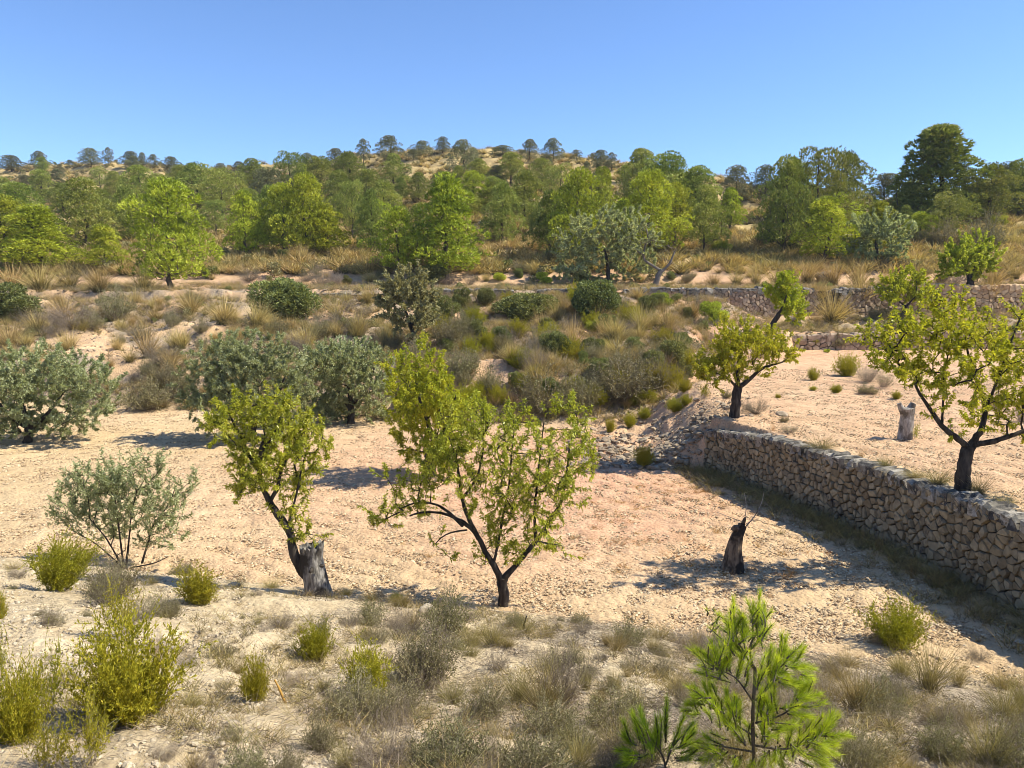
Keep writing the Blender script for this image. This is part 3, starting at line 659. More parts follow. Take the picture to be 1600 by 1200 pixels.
# almond behind them
crafted("almond_tree", (672, 744),
    [([(670, 748), (672, 725), (676, 705), (684, 690)], .20, .15), ([(680, 695), (668, 660), (655, 620), (648, 580)], .08, .02), ([(684, 695), (700, 660), (712, 620)], .07, .02)],
    [(622, 570, 20, 22), (632, 600, 26, 26), (662, 552, 16, 24), (675, 580, 24, 26), (652, 625, 34, 28), (690, 615, 32, 28), (705, 650, 34, 30), (665, 665, 34, 28), (630, 655, 24, 26), (725, 625, 18, 18),
     (645, 690, 30, 24), (700, 690, 30, 24), (680, 720, 26, 16), (632, 720, 14, 10)],
    "yellowing almond tree just behind the two foreground almonds, with stout dark trunk", "tree", 'almond_y', nt=480, nleaf=24000, shoot=.3, L=(.07, .11), W=.018, zscale=1.3)
crafted("almond_tree", (1148, 652),
    [([(1147, 654), (1149, 630), (1152, 610), (1156, 600)], .14, .11), ([(1154, 606), (1172, 592), (1190, 576), (1215, 568), (1235, 562)], .07, .015), ([(1152, 606), (1138, 592), (1120, 583), (1100, 580)], .045, .012),
     ([(1155, 602), (1152, 575), (1158, 545), (1165, 520)], .045, .012)],
    [(1092, 570, 18, 16), (1110, 585, 20, 14), (1115, 555, 24, 18), (1140, 570, 24, 20), (1142, 535, 24, 24), (1132, 510, 14, 14), (1160, 515, 20, 18), (1175, 545, 26, 22), (1200, 530, 22, 20), (1215, 552, 22, 18),
     (1235, 540, 14, 18), (1178, 575, 26, 12), (1150, 592, 14, 8)],
    "small almond tree leaning over the broken far end of the near stone wall", "tree", 'almond_y', nt=340, nleaf=16000, shoot=.28, L=(.06, .10), W=.018, zscale=1.2)
crafted("almond_tree", (1504, 768),
    [([(1504, 772), (1505, 745), (1508, 715), (1516, 696)], .125, .10), ([(1514, 700), (1492, 682), (1472, 665), (1454, 640), (1440, 620), (1430, 600)], .06, .018), ([(1516, 698), (1533, 670), (1540, 640), (1532, 610), (1518, 575), (1510, 540)], .06, .015),
     ([(1518, 696), (1550, 690), (1580, 680), (1612, 668), (1650, 650)], .055, .025), ([(1472, 662), (1474, 620), (1476, 580), (1490, 520)], .022, .008), ([(1540, 640), (1560, 590), (1585, 520), (1602, 480)], .03, .01)],
    [(1362, 515, 18, 12), (1385, 530, 26, 22), (1405, 512, 24, 18), (1420, 545, 28, 26), (1400, 565, 26, 18), (1445, 520, 28, 26), (1460, 480, 22, 18), (1490, 475, 24, 20), (1480, 515, 30, 28), (1520, 500, 28, 26),
     (1525, 540, 30, 30), (1560, 560, 30, 28), (1590, 535, 28, 28), (1595, 490, 16, 24), (1450, 575, 30, 24), (1430, 610, 26, 14), (1485, 570, 28, 28), (1505, 615, 26, 22), (1545, 610, 26, 28), (1590, 600, 30, 30),
     (1570, 650, 28, 20), (1535, 655, 22, 16), (1460, 635, 22, 10, 0), (1598, 680, 24, 10, 0), (1640, 640, 40, 40), (1650, 560, 40, 40), (1492, 675, 18, 8, 0), (1425, 580, 20, 20)],
    "almond tree with broad yellow-green crown on the upper terrace above the near stone wall", "tree", 'almond_y', nt=560, nleaf=26000, shoot=.22, zscale=1.2, L=(.05, .085), W=.0145)
crafted("almond_tree", (1203, 524), [([(1201, 528), (1207, 508), (1218, 490)], .18, .12), ([(1216, 492), (1225, 475), (1230, 455)], .08, .03)],
    [(1225, 470, 16, 18), (1240, 485, 14, 16), (1232, 440, 12, 16), (1210, 460, 12, 12), (1245, 465, 10, 12)],
    "small leaning almond tree beside the left end of the low crossing wall", "tree", 'almond_y', nt=180, nleaf=9000, L=(.11, .16), W=.035, shoot=.4, zscale=1.4)
crafted("almond_tree", (1408, 500), [([(1408, 503), (1412, 488), (1416, 478)], .16, .10), ([(1415, 480), (1400, 465), (1392, 450)], .06, .03), ([(1415, 480), (1430, 462), (1432, 440)], .06, .03)],
    [(1395, 448, 18, 16), (1420, 435, 20, 14), (1435, 452, 18, 16), (1410, 460, 22, 12), (1448, 468, 12, 10), (1388, 470, 10, 8)],
    "small round almond tree standing just behind the low crossing wall on the right", "tree", 'almond_y', nt=200, nleaf=11000, L=(.12, .17), W=.035, shoot=.45, zscale=1.4)
crafted("almond_tree", (1515, 458), [([(1514, 462), (1516, 445), (1515, 425)], .28, .2), ([(1515, 428), (1500, 410), (1492, 400)], .12, .05), ([(1515, 428), (1530, 408), (1540, 395)], .12, .05)],
    [(1498, 400, 20, 20), (1520, 385, 24, 18), (1540, 402, 18, 18), (1515, 415, 26, 18), (1490, 420, 14, 12), (1548, 412, 12, 10)],
    "dense green almond tree with thick black trunk above the warm orange wall at far right", "tree", 'almond', nt=240, nleaf=16000, L=(.13, .19), W=.045, shoot=.5, zscale=2)

# olives in and beside the field
ol = dict(cat="tree", leaf='olive', L=(.07, .12), W=.0155, shoot=.28, droop=.02, zscale=1.4, up=.35)
crafted("olive_tree", (42, 692), [([(42, 696), (46, 670), (40, 650), (30, 620)], .16, .05), ([(46, 672), (70, 650), (95, 620)], .09, .03), ([(44, 668), (15, 650), (-10, 620)], .09, .03)],
    [(10, 590, 40, 30), (50, 575, 40, 28), (90, 580, 38, 28), (130, 590, 34, 28), (155, 610, 22, 26), (120, 630, 34, 28), (75, 620, 40, 34), (30, 630, 40, 32), (-15, 630, 36, 36), (110, 658, 24, 18), (-30, 590, 40, 36), (145, 640, 18, 20), (70, 655, 20, 14), (55, 668, 26, 14), (15, 662, 26, 16), (100, 668, 16, 12), (-10, 660, 24, 20)],
    "spreading grey-green olive tree cut by the left edge of the photograph", nt=760, nleaf=66000, **ol)
crafted("olive_tree", (392, 690), [([(392, 694), (395, 660), (400, 620)], .17, .07), ([(394, 660), (360, 620), (340, 590)], .09, .03), ([(394, 655), (430, 620), (445, 590)], .09, .03)],
    [(320, 600, 32, 30), (340, 560, 32, 26), (380, 545, 34, 26), (420, 555, 34, 26), (450, 575, 30, 30), (365, 590, 38, 32), (410, 600, 40, 34), (455, 620, 28, 30), (330, 635, 30, 22), (375, 635, 36, 26), (430, 640, 32, 24), (305, 620, 16, 20), (350, 660, 26, 14), (400, 665, 28, 14), (440, 655, 22, 14), (468, 600, 14, 26)],
    "silvery olive tree with its crown nearly touching the ground behind the left almond", nt=760, nleaf=66000, **ol)
crafted("olive_tree", (548, 662), [([(548, 664), (548, 640), (545, 600)], .17, .07), ([(548, 640), (520, 600), (505, 580)], .09, .03), ([(548, 636), (575, 600), (585, 575)], .09, .03)],
    [(495, 570, 26, 26), (525, 555, 28, 22), (560, 555, 28, 22), (585, 575, 24, 26), (510, 605, 30, 28), (550, 595, 34, 30), (585, 615, 22, 26), (525, 635, 28, 18), (565, 636, 26, 16), (490, 630, 18, 20), (545, 648, 28, 10), (505, 646, 18, 10)],
    "silvery olive tree right of its taller neighbour at the far edge of the field", nt=680, nleaf=54000, **ol)
ol2 = dict(ol); ol2.update(W=.011, L=(.05, .085), shoot=.24, zscale=.8, up=.75)
crafted("olive_tree", (190, 888),
    [([(192, 890), (180, 865), (165, 840), (140, 810)], .02, .008), ([(193, 890), (190, 860), (185, 820), (180, 780)], .022, .008), ([(196, 890), (200, 860), (205, 810), (215, 760)], .022, .007), ([(222, 880), (232, 845), (240, 820), (262, 790), (275, 760)], .02, .006),
     ([(200, 888), (240, 880), (262, 870)], .015, .006), ([(185, 880), (150, 850), (115, 830)], .014, .006)],
    [(110, 800, 22, 18), (105, 770, 16, 12), (130, 770, 26, 28), (150, 740, 26, 24), (165, 790, 28, 30), (185, 750, 24, 26), (205, 790, 26, 32), (225, 735, 22, 30), (250, 780, 22, 30), (290, 760, 16, 16), (270, 800, 18, 24), (130, 825, 24, 14),
     (235, 830, 16, 20), (270, 840, 12, 18), (90, 768, 10, 6), (175, 830, 26, 18)],
    "many-stemmed young olive bush with loose open branches on the near edge of the field", nt=420, nleaf=15000, rt=.0028, bf=.5, **ol2)
ol3 = dict(ol); ol3.update(L=(.11, .18), W=.03, shoot=.4)
crafted("olive_tree", (650, 545), [([(655, 560), (648, 530), (640, 505), (632, 480)], .13, .06), ([(642, 510), (665, 480)], .06, .03)],
    [(620, 450, 22, 20), (645, 438, 24, 18), (665, 460, 16, 20), (610, 480, 16, 20), (640, 475, 26, 24), (665, 490, 14, 18), (655, 515, 14, 18), (620, 500, 14, 12), (600, 465, 10, 12)],
    "grey-green olive tree leaning out in front of the middle terrace wall", nt=300, nleaf=20000, **{**ol3, 'leaf': 'greyg'})
crafted("olive_tree", (948, 446), [([(950, 448), (950, 420), (945, 390)], .2, .08)],
    [(905, 370, 30, 24), (935, 350, 30, 22), (970, 350, 30, 24), (1000, 375, 24, 26), (985, 400, 26, 26), (945, 385, 34, 28), (900, 405, 30, 26), (940, 420, 30, 18), (975, 425, 28, 16), (885, 425, 22, 14), (1010, 410, 14, 14)],
    "large ashen olive tree above the terrace wall beside the bare forked tree", nt=520, nleaf=70000, **{**ol3, 'zscale': 3, 'leaf': 'olive', 'L': (.13, .2), 'W': .036})
crafted("olive_tree", (1370, 414), [([(1370, 416), (1370, 395), (1368, 375)], .2, .08)],
    [(1335, 370, 18, 18), (1355, 352, 22, 16), (1385, 350, 24, 18), (1405, 368, 16, 20), (1370, 378, 30, 22), (1340, 395, 24, 18), (1395, 395, 24, 18), (1365, 405, 30, 12), (1320, 400, 12, 12)],
    "rounded grey olive tree above the straw grasses right of the bright young pine", nt=400, nleaf=46000, **{**ol3, 'zscale': 3, 'leaf': 'olive', 'L': (.13, .2), 'W': .034})
# bare forked tree
Bt = hit(1026, 448); rt_ = empty("bare_tree", Bt, "bare grey forked tree with crooked limbs beside the large ashen olive", "tree")
g = G()
for pts, ra, rb in [([(1022, 450), (1028, 432), (1034, 422)], .30, .24), ([(1033, 424), (1020, 415), (1006, 405), (1007, 388), (1012, 372), (1008, 352), (1000, 340)], .15, .03), ([(1034, 424), (1046, 412), (1052, 398), (1056, 390)], .15, .04),
                     ([(1008, 400), (996, 392), (990, 382)], .07, .02), ([(1010, 378), (1024, 374), (1030, 366)], .06, .02), ([(1008, 352), (1000, 360), (996, 350)], .03, .015)]:
    P = spline([at(a, b, Bt[1] - .5) - Bt for a, b in pts], 14); tube(g, P, np.linspace(ra, rb, 14) * .75, 8, .35, seed=3)
    T = P[6:] + rng.normal(size=(8, 3)) * .7; A, B_, r1, r2 = grow(list(P[5:]), T, rt=.012); frusta(g, A, B_, r1, r2, 4)
link("trunk", g.mesh("trunk", M['barkb'], True), rt_)

# stumps
def stump(base, pts, rad, bark, label, rough=.3):
    B = hit(*base); root = empty("tree_stump", B, label, "tree stump"); g = G()
    P = spline([at(a, b, B[1]) - B for a, b in pts], 18); R = np.interp(np.linspace(0, 1, 18), np.linspace(0, 1, len(rad)), rad)
    tube(g, P, R, 22, rough, seed=int(base[0]) % 9); return B, root, g
B, root, g = stump((1145, 890), [(1143, 900), (1145, 878), (1147, 856), (1152, 836), (1160, 820)], [.24, .165, .12, .09, .065], 'bark', "dark charred stump with a pointed broken top and thin bare shoots in the lower field", .35)
for pts, ra, rb in [([(1156, 830), (1149, 824), (1146, 829)], .07, .05), ([(1160, 822), (1163, 812), (1165, 808)], .04, .015)]:
    P = spline([at(a, b, B[1]) - B for a, b in pts], 8); tube(g, P, np.linspace(ra, rb, 8), 8, .3)
link("stump", g.mesh("stump", M['barkd'], True), root); g = G()
for pts, ra in [([(1166, 822), (1180, 805), (1190, 785), (1194, 768)], .012), ([(1164, 810), (1166, 790), (1163, 770)], .007), ([(1160, 815), (1140, 808), (1120, 800)], .006), ([(1166, 818), (1182, 812), (1196, 818)], .006)]:
    P = spline([at(a, b, B[1] - .05) - B for a, b in pts], 10); tube(g, P, np.linspace(ra, .003, 10), 5, .1)
link("bare_shoots", g.mesh("bare_shoots", M['barkw'], True), root)
B, root, g = stump((1414, 686), [(1414, 690), (1416, 668), (1417, 650), (1417, 638)], [.17, .145, .13, .15], 'barkw', "pale weathered stump cut at waist height on the upper terrace", .25)
for pts, ra, rb in [([(1412, 645), (1407, 636), (1405, 630)], .075, .05), ([(1420, 642), (1425, 634), (1427, 630)], .08, .06)]:
    P = spline([at(a, b, B[1]) - B for a, b in pts], 8); tube(g, P, np.linspace(ra, rb, 8), 9, .3)
link("stump", g.mesh("stump", M['barkw'], True), root)

# ------------------------------------------------------------------ plant kinds (shared meshes, unit sized about 1 m)
def tussock(n=260, spread=.9, W=.007, mat='straw', segs=3, heads=True):
    g = G(); d = nrm(np.stack([rng.normal(size=n) * spread, rng.normal(size=n) * spread, np.full(n, 1.15)], 1)); p = np.stack([rng.normal(size=n) * .09, rng.normal(size=n) * .09, np.zeros(n)], 1)
    L = U(.45, 1.1, n); blades(g, p, d, L, W, U(.05, .5, n), segs=segs)
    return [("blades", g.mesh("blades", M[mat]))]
def shrub(stems=60, leafn=2200, leaf='greyg', twig='grey', L=(.02, .045), W=.006, spread=.75, up=.6, lo=.3, tr=.005, side=3, droopy=0., heads=0):
    gs, gl = G(), G(); d = nrm(np.stack([rng.normal(size=stems) * spread, rng.normal(size=stems) * spread, np.full(stems, up)], 1)); d[:, 2] = np.abs(d[:, 2]); 
    ln = U(.55, 1.0, stems) * (.72 + .28 * d[:, 2]); p0 = np.stack([rng.normal(size=stems) * .05, rng.normal(size=stems) * .05, np.full(stems, -.02)], 1)
    SA, SB = [], []
    cur = p0.copy(); dd = d.copy(); pts = [cur]
    for k in range(4):
        dd = nrm(dd + np.array([0, 0, .16]) + rdir(stems) * .16); cur = cur + dd * (ln / 4)[:, None]; pts.append(cur)
    for k in range(4): frusta(gs, pts[k], pts[k + 1], np.full(stems, tr * (1 - k * .2)), np.full(stems, tr * (1 - (k + 1) * .2)), 3, a=U()); SA.append(pts[k]); SB.append(pts[k + 1])
    for s_ in range(side):
        for k in (1, 2, 3):
            t = U(0, 1, stems)[:, None]; q = pts[k] + (pts[k + 1] - pts[k]) * t; e = q + nrm(pts[k + 1] - pts[k] + rdir(stems) * .7 + np.array([0, 0, .2])) * (U(.12, .28, stems) * ln)[:, None]
            frusta(gs, q, e, np.full(stems, tr * .5), np.full(stems, tr * .25), 3, a=U()); SA.append(q); SB.append(e)
    A, B = np.concatenate(SA), np.concatenate(SB); hgt = np.maximum(A[:, 2], np.linalg.norm(A, axis=1) * .8); okk = np.where(hgt > lo * .8)[0]
    out = [("stems", gs.mesh("stems", M[twig]))]
    if leafn:
        i = rng.choice(okk, leafn); t = U(0, 1.05, leafn)[:, None]; D = B[i] - A[i]
        leaves(gl, A[i] + D * t, nrm(nrm(D) * .7 + rdir(leafn) * .6 + np.array([0, 0, .15])), U(*L, leafn), W * U(.7, 1.3, leafn)); out.append(("leaves", gl.mesh("leaves", M[leaf])))
    return out
def blob_bush(leafn=9000, leaf='green', L=(.035, .07), W=.014, nb=14, twig='bark', flat=.9):
    bl = []; 
    for k in range(nb):
        f = U(.12, .8); r_ = .5 * math.sqrt(max(.05, 1 - (f - .25) ** 2 * 1.5)) * U(.2, .85); an = U(0, 6.28); s_ = U(.14, .24)
        bl.append((np.array([math.cos(an) * r_, math.sin(an) * r_, f * flat]), np.array([s_, s_, s_ * .85])))
    P, d, k = blob_pts(bl, leafn, .35); keep = P[:, 2] > .0; P, d, k = P[keep], d[keep], k[keep]; n = len(P); g = G()
    leaves(g, P, nrm(d * .6 + rdir(n) * .7 + np.array([0, 0, .4])), U(*L, n), W * U(.7, 1.3, n), a=np.clip(U(0, 1, n) * .7 + U(0, .3, nb)[k], 0, 1))
    gs = G(); nodes = [np.array([0, 0, z]) for z in np.linspace(-.05, .15, 4)]; A, B, ra, rb = grow(nodes, P[:120], rt=.004, bf=.5); frusta(gs, A, B, ra, rb, 4)
    return [("stems", gs.mesh("stems", M[twig])), ("leaves", g.mesh("leaves", M[leaf]))]
def pine(shape='round', leaf='pine_b', tufts=6800, nb=58, hb=.12, Wd=.85, seed=0, per=4):
    """unit height; Wd = crown width / height"""
    bl = []; prof = {'round': lambda f: (min(1, (f + .2) / .4)) ** .6 * (1 - f) ** .40 * 1.12, 'flat': lambda f: .55 + .45 * math.sin(f * 2.6), 'cone': lambda f: (min(1, (f + .1) / .25)) ** .7 * (1 - f) ** .75 * 1.15,
                     'tall': lambda f: (min(1, (f + .15) / .3)) ** .5 * (1 - f) ** .5 * 1.15}[shape]
    if shape == 'flat': hb = max(hb, .22)
    ht = 1 - hb; ga = U(0, 6); ph0, ph1 = U(0, 6), U(0, 6)
    for k in range(nb):
        f = ((k + U(0, 1)) / nb) ** .95; ga += 2.4; R = Wd / 2 * prof(f) * (.88 + .13 * math.sin(ga * 2 + ph0 + f * 5) + .14 * math.sin(ga * 3 + ph1 + f * 9)) * U(.75, 1.15); rr = R * math.sqrt(U(.15, 1)); s_ = Wd * U(.055, .15) * (1.1 - .2 * f)
        bl.append((np.array([math.cos(ga) * max(rr - s_ * .5, 0), math.sin(ga) * max(rr - s_ * .5, 0), hb + ht * (f * .95)]), np.array([s_ * 1.15, s_ * 1.15, s_ * .8])))
    top = max(b[0][2] + b[1][2] for b in bl)
    P, d, k = blob_pts(bl, tufts, .78); keep = (d[:, 2] > -.4); P, d, k = P[keep], d[keep], k[keep]; P[:, 2] *= 1 / max(top, .9)
    n = len(P); pp = np.repeat(P, per, 0); dd = np.repeat(nrm(d * .8 + np.array([0, 0, .55])), per, 0); g = G(); cl = U(0, 1, nb)[k]
    ax = P.copy(); ax[:, :2] *= 1.0
    needles(g, pp + rdir(n * per) * .004, nrm(dd + rdir(n * per) * .75), U(.018, .038, n * per), U(.0036, .0068, n * per) , a=np.clip(np.repeat(cl * .55, per) + np.repeat(U(-.1, .35, n), per) + U(0, .25, n * per), 0, 1))
    gs = G(); z = np.linspace(-.03, .86, 16); wob = np.cumsum(rng.normal(size=(16, 2)) * .008, 0); T = np.column_stack([wob, z]); tube(gs, T, np.interp(z, [-.03, .1, .86], [.03, .022, .005]), 8, .15)
    tg = np.array([b[0] for b in bl]); tg = np.concatenate([tg, P[rng.integers(0, n, 90)]]); tg[:, 2] -= .015; A, B, ra, rb = grow(list(T[2:]), tg, bf=.5, step=.08, rt=.0017, jit=.008); frusta(gs, A, B, np.minimum(ra, .014), np.minimum(rb, .013), 4)
    return [("trunk", gs.mesh("trunk", M['barkp'])), ("crown", g.mesh("crown", M[leaf]))]
rng = np.random.default_rng(21); U = rng.uniform
K = {
    'straw': [tussock(220, .7, .006), tussock(380, 1.1), tussock(300, .62), tussock(340, .8), tussock(260, .5), tussock(300, .95)],
    'tuft': [tussock(520, 1.3, .0035, 'tuft'), tussock(300, .6, .0035, 'tuft'), tussock(420, .55, .0035, 'tuft'), tussock(460, .75, .0035, 'tuft'), tussock(380, .95, .0035, 'tuft')],
    'orange': [tussock(70, .8, .004, 'straw_o'), tussock(60, .6, .004, 'straw_o')],
    'grey': [shrub(110, 1100, 'grey', 'grey', L=(.03, .06), W=.0025, side=4, tr=.003), shrub(130, 1300, 'grey', 'grey', L=(.03, .06), W=.0025, side=4, tr=.003, spread=1), shrub(90, 2200, 'greyg', 'grey', W=.004, side=4, tr=.003)],
    'greyg': [shrub(120, 7000, 'greyg', 'grey', L=(.02, .05), W=.007, spread=.8), shrub(130, 8000, 'greyg', 'grey', L=(.02, .05), W=.007, spread=1)],
    'yg': [shrub(120, 18000, 'yg', 'yg', L=(.022, .045), W=.006, spread=.5, lo=.2), shrub(130, 20000, 'yg', 'yg', L=(.022, .045), W=.006, spread=.65, lo=.2), shrub(100, 15000, 'yg', 'yg', L=(.022, .045), W=.006, spread=.4, lo=.15)],
    'ygs': [shrub(30, 5200, 'yg', 'grey', L=(.02, .04), W=.0055, spread=.5, lo=.3, tr=.0035), shrub(24, 4400, 'yg', 'grey', L=(.02, .04), W=.0055, spread=.35, lo=.3, tr=.0035)],
    'green': [blob_bush(), blob_bush(), blob_bush(10000, nb=18)],
    'bright': [blob_bush(9000, 'pine_b', L=(.03, .06), W=.01), blob_bush(9000, 'pine_b', L=(.03, .06), W=.01)],
    'pb': [pine('round', 'pine_b', Wd=.95, nb=50), pine('round', 'pine_b', Wd=.9), pine('round', 'pine_b', Wd=.85, nb=66), pine('cone', 'pine_b', Wd=.8, nb=66), pine('round', 'pine_b', Wd=.95, hb=.06, nb=66)],
    'pm': [pine('round', 'pine_m', Wd=1.0, hb=.15, nb=46), pine('round', 'pine_m', Wd=.9), pine('round', 'pine_m', Wd=.95, hb=.2), pine('flat', 'pine_m', Wd=1.0, nb=40, tufts=5000), pine('round', 'pine_m', Wd=.85, nb=66)],
    'pd': [pine('round', 'pine_d', Wd=1.05, hb=.06, nb=44), pine('round', 'pine_d', Wd=1.0, hb=.1), pine('round', 'pine_d', Wd=.9, hb=.16, nb=30, tufts=5000), pine('round', 'pine_d', Wd=.85, nb=44)],
    'tall': [pine('tall', 'pine_m', Wd=.62, nb=95, tufts=10000, hb=.04)],
}
NAMES = {'straw': ("grass_tussock", "grass tussock", "straw-coloured esparto grass tussock"), 'tuft': ("dry_tuft", "dry grass tuft", "olive-brown tuft of dry grass"), 'orange': ("dry_weed", "dry weed", "thin orange-brown dried weed"),
         'grey': ("dry_shrub", "shrub", "grey leafless twiggy shrub"), 'greyg': ("scrub_bush", "bush", "grey-green low scrub bush"), 'yg': ("yellow_shrub", "shrub", "yellow-green bushy shrub"), 'ygs': ("sparse_shrub", "shrub", "sparse yellow-green upright shrub"),
         'green': ("green_bush", "bush", "dark green rounded bush"), 'bright': ("leafy_bush", "bush", "bright green leafy bush"), 'pb': ("pine_tree", "pine tree", "bright lime-green young pine"), 'pm': ("pine_tree", "pine tree", "mid-green pine"),
         'pd': ("pine_tree", "pine tree", "dark grey-green pine"), 'tall': ("pine_tree", "pine tree", "tall pine")}
GROUPS = {'straw': "straw-coloured grass tussocks", 'tuft': "tufts of dry grass", 'orange': "dried weeds", 'grey': "grey twiggy shrubs", 'greyg': "grey-green scrub bushes", 'yg': "yellow-green shrubs", 'ygs': "sparse yellow shrubs",
          'green': "dark green bushes", 'bright': "bright green bushes", 'pb': "pines on the hillside", 'pm': "pines on the hillside", 'pd': "pines on the hillside", 'tall': "pines on the hillside"}
def bounds(parts):
    V = []
    for _, me in parts:
        v = np.empty(len(me.vertices) * 3, np.float32); me.vertices.foreach_get("co", v); V.append(v.reshape(-1, 3))
    V = V[-1]; return 2 * float(np.percentile(np.hypot(V[:, 0], V[:, 1]), 99)), float(np.percentile(V[:, 2], 99.5))
DIM = {k: [bounds(p) for p in v] for k, v in K.items()}
LAND = [(820, 1150, "the bare branched grey shrub"), (480, 1130, "the leaning ochre stalk"), (200, 560, "the bare slope patch"), (840, 540, "the tall fanning tussock"), (490, 900, "the thick cut trunk"), (788, 930, "the central almond"), (1145, 880, "the dark charred stump"), (1415, 680, "the pale weathered stump"), (200, 830, "the young olive bush"),
        (60, 640, "the olive at the left edge"), (385, 640, "the taller silvery olive"), (545, 640, "the right-hand silvery olive"), (1150, 630, "the wall-end almond"), (1505, 740, "the upper terrace almond"),
        (640, 480, "the leaning grey olive"), (1025, 430, "the bare forked tree"), (950, 400, "the large ashen olive"), (1370, 390, "the rounded grey olive"), (1515, 430, "the black-trunked almond"),
        (1410, 480, "the small round almond"), (1205, 500, "the small leaning almond"), (1180, 1080, "the young foreground pine"), (270, 380, "the leaning-trunk pine"),
        (700, 370, "the biggest bright pine"), (1290, 370, "the cone-shaped pine"), (1460, 300, "the tallest pine"), (1270, 280, "the broad right-hand pine"), (163, 395, "the smallest bright pine"),
        (905, 330, "the pine behind the ashen olive"), (1040, 290, "the wide-topped dark pine"), (135, 340, "the broad dark pine"), (470, 340, "the bright pine cluster"), (680, 250, "the straw-coloured hilltop"),
        (1400, 800, "the near stone wall"), (690, 980, "the tall grey-green shrub"), (200, 1060, "the largest yellow-green shrub"), (1340, 1060, "the large straw tuft"), (575, 1060, "the central yellow shrub")]
used_labels = {}
def auto_label(desc, px, py, size, asp=1.0):
    c = sorted(LAND, key=lambda l: abs(l[0] - px) + 1.6 * abs(l[1] - py))[:7]
    def rel(l):
        dx, dy = px - l[0], (py - l[1]) * 1.3
        far = "just " if abs(dx) + abs(dy) < 60 else ("well " if abs(dx) + abs(dy) > 130 else "")
        return far + (("left of " if dx < 0 else "right of ") if abs(dx) > abs(dy) else ("beyond " if dy < 0 else "in front of "))
    ad = {0: "small ", 1: "", 2: "large "}[size]; sh = "low wide " if asp < .62 else ("upright " if asp > .95 else "")
    opts = [f"{desc} {rel(l)}{l[2]}" for l in c[:3]]
    opts += [f"{sh}{ad}{desc} {rel(l)}{l[2]}" for l in c[:4]]
    short = lambda t: t
    for a in range(4):
        for b in range(a + 1, 6):
            A, B = (c[a], c[b]) if c[a][0] < c[b][0] else (c[b], c[a])
            if A[0] < px < B[0]: opts.append(f"{desc} between {A[2]} and {B[2]}")
    opts += [f"{sh}{ad}{desc} {rel(l)}{l[2]}" for l in c[4:]]
    opts += [f"{desc} {rel(c[a])}{c[a][2]}, {rel(c[b])}{c[b][2]}" for a in range(4) for b in range(a + 1, 6)]
    opts = [o for o in opts if len(o.split()) <= 16]
    for o in opts:
        if o not in used_labels: used_labels[o] = 1; return o
    o = min(opts, key=lambda o: used_labels[o]); used_labels[o] += 1; return o
proto_used = {}
def plant(kind, px, py, hpx, wpx, label=None, pos=None, var=None, lean=0.0, back=0.0):
    B = hit(px, py) if pos is None else np.array(pos)
    dist = np.linalg.norm(B - EYE); Hm, Wm = hpx * dist / F, wpx * dist / F
    k = int(rng.integers(0, len(K[kind]))) if var is None else var
    nm, cat, desc = NAMES[kind]; size = 0 if hpx < 22 else (1 if hpx < 60 else 2)
    loc = (B[0], B[1] + back, B[2] - .03 * min(Hm, 1.5) - (.02 if Hm < 1 else .05))
    uw, uh = DIM[kind][k]; sx = Wm / uw * (1.14 if kind in ('pb', 'pm', 'pd', 'tall') else 1); sy = sx * float(U(.85, 1.15)); root = empty(nm, loc, label or auto_label(desc, px, py - hpx * .5, size, hpx / max(wpx, 1)), cat, GROUPS[kind], rz=float(U(0, 6.28)), sc=(sx, sy, Hm / uh))
    if not lean and kind in ('straw', 'tuft', 'grey', 'greyg', 'yg', 'ygs'): lean = float(rng.normal()) * .12
    if lean: root.rotation_euler = (0, lean, root.rotation_euler[2])
    for pn, me in K[kind][k]:
        o = bpy.data.objects.new(pn, me); o.parent = root; COL.objects.link(o)
    return root

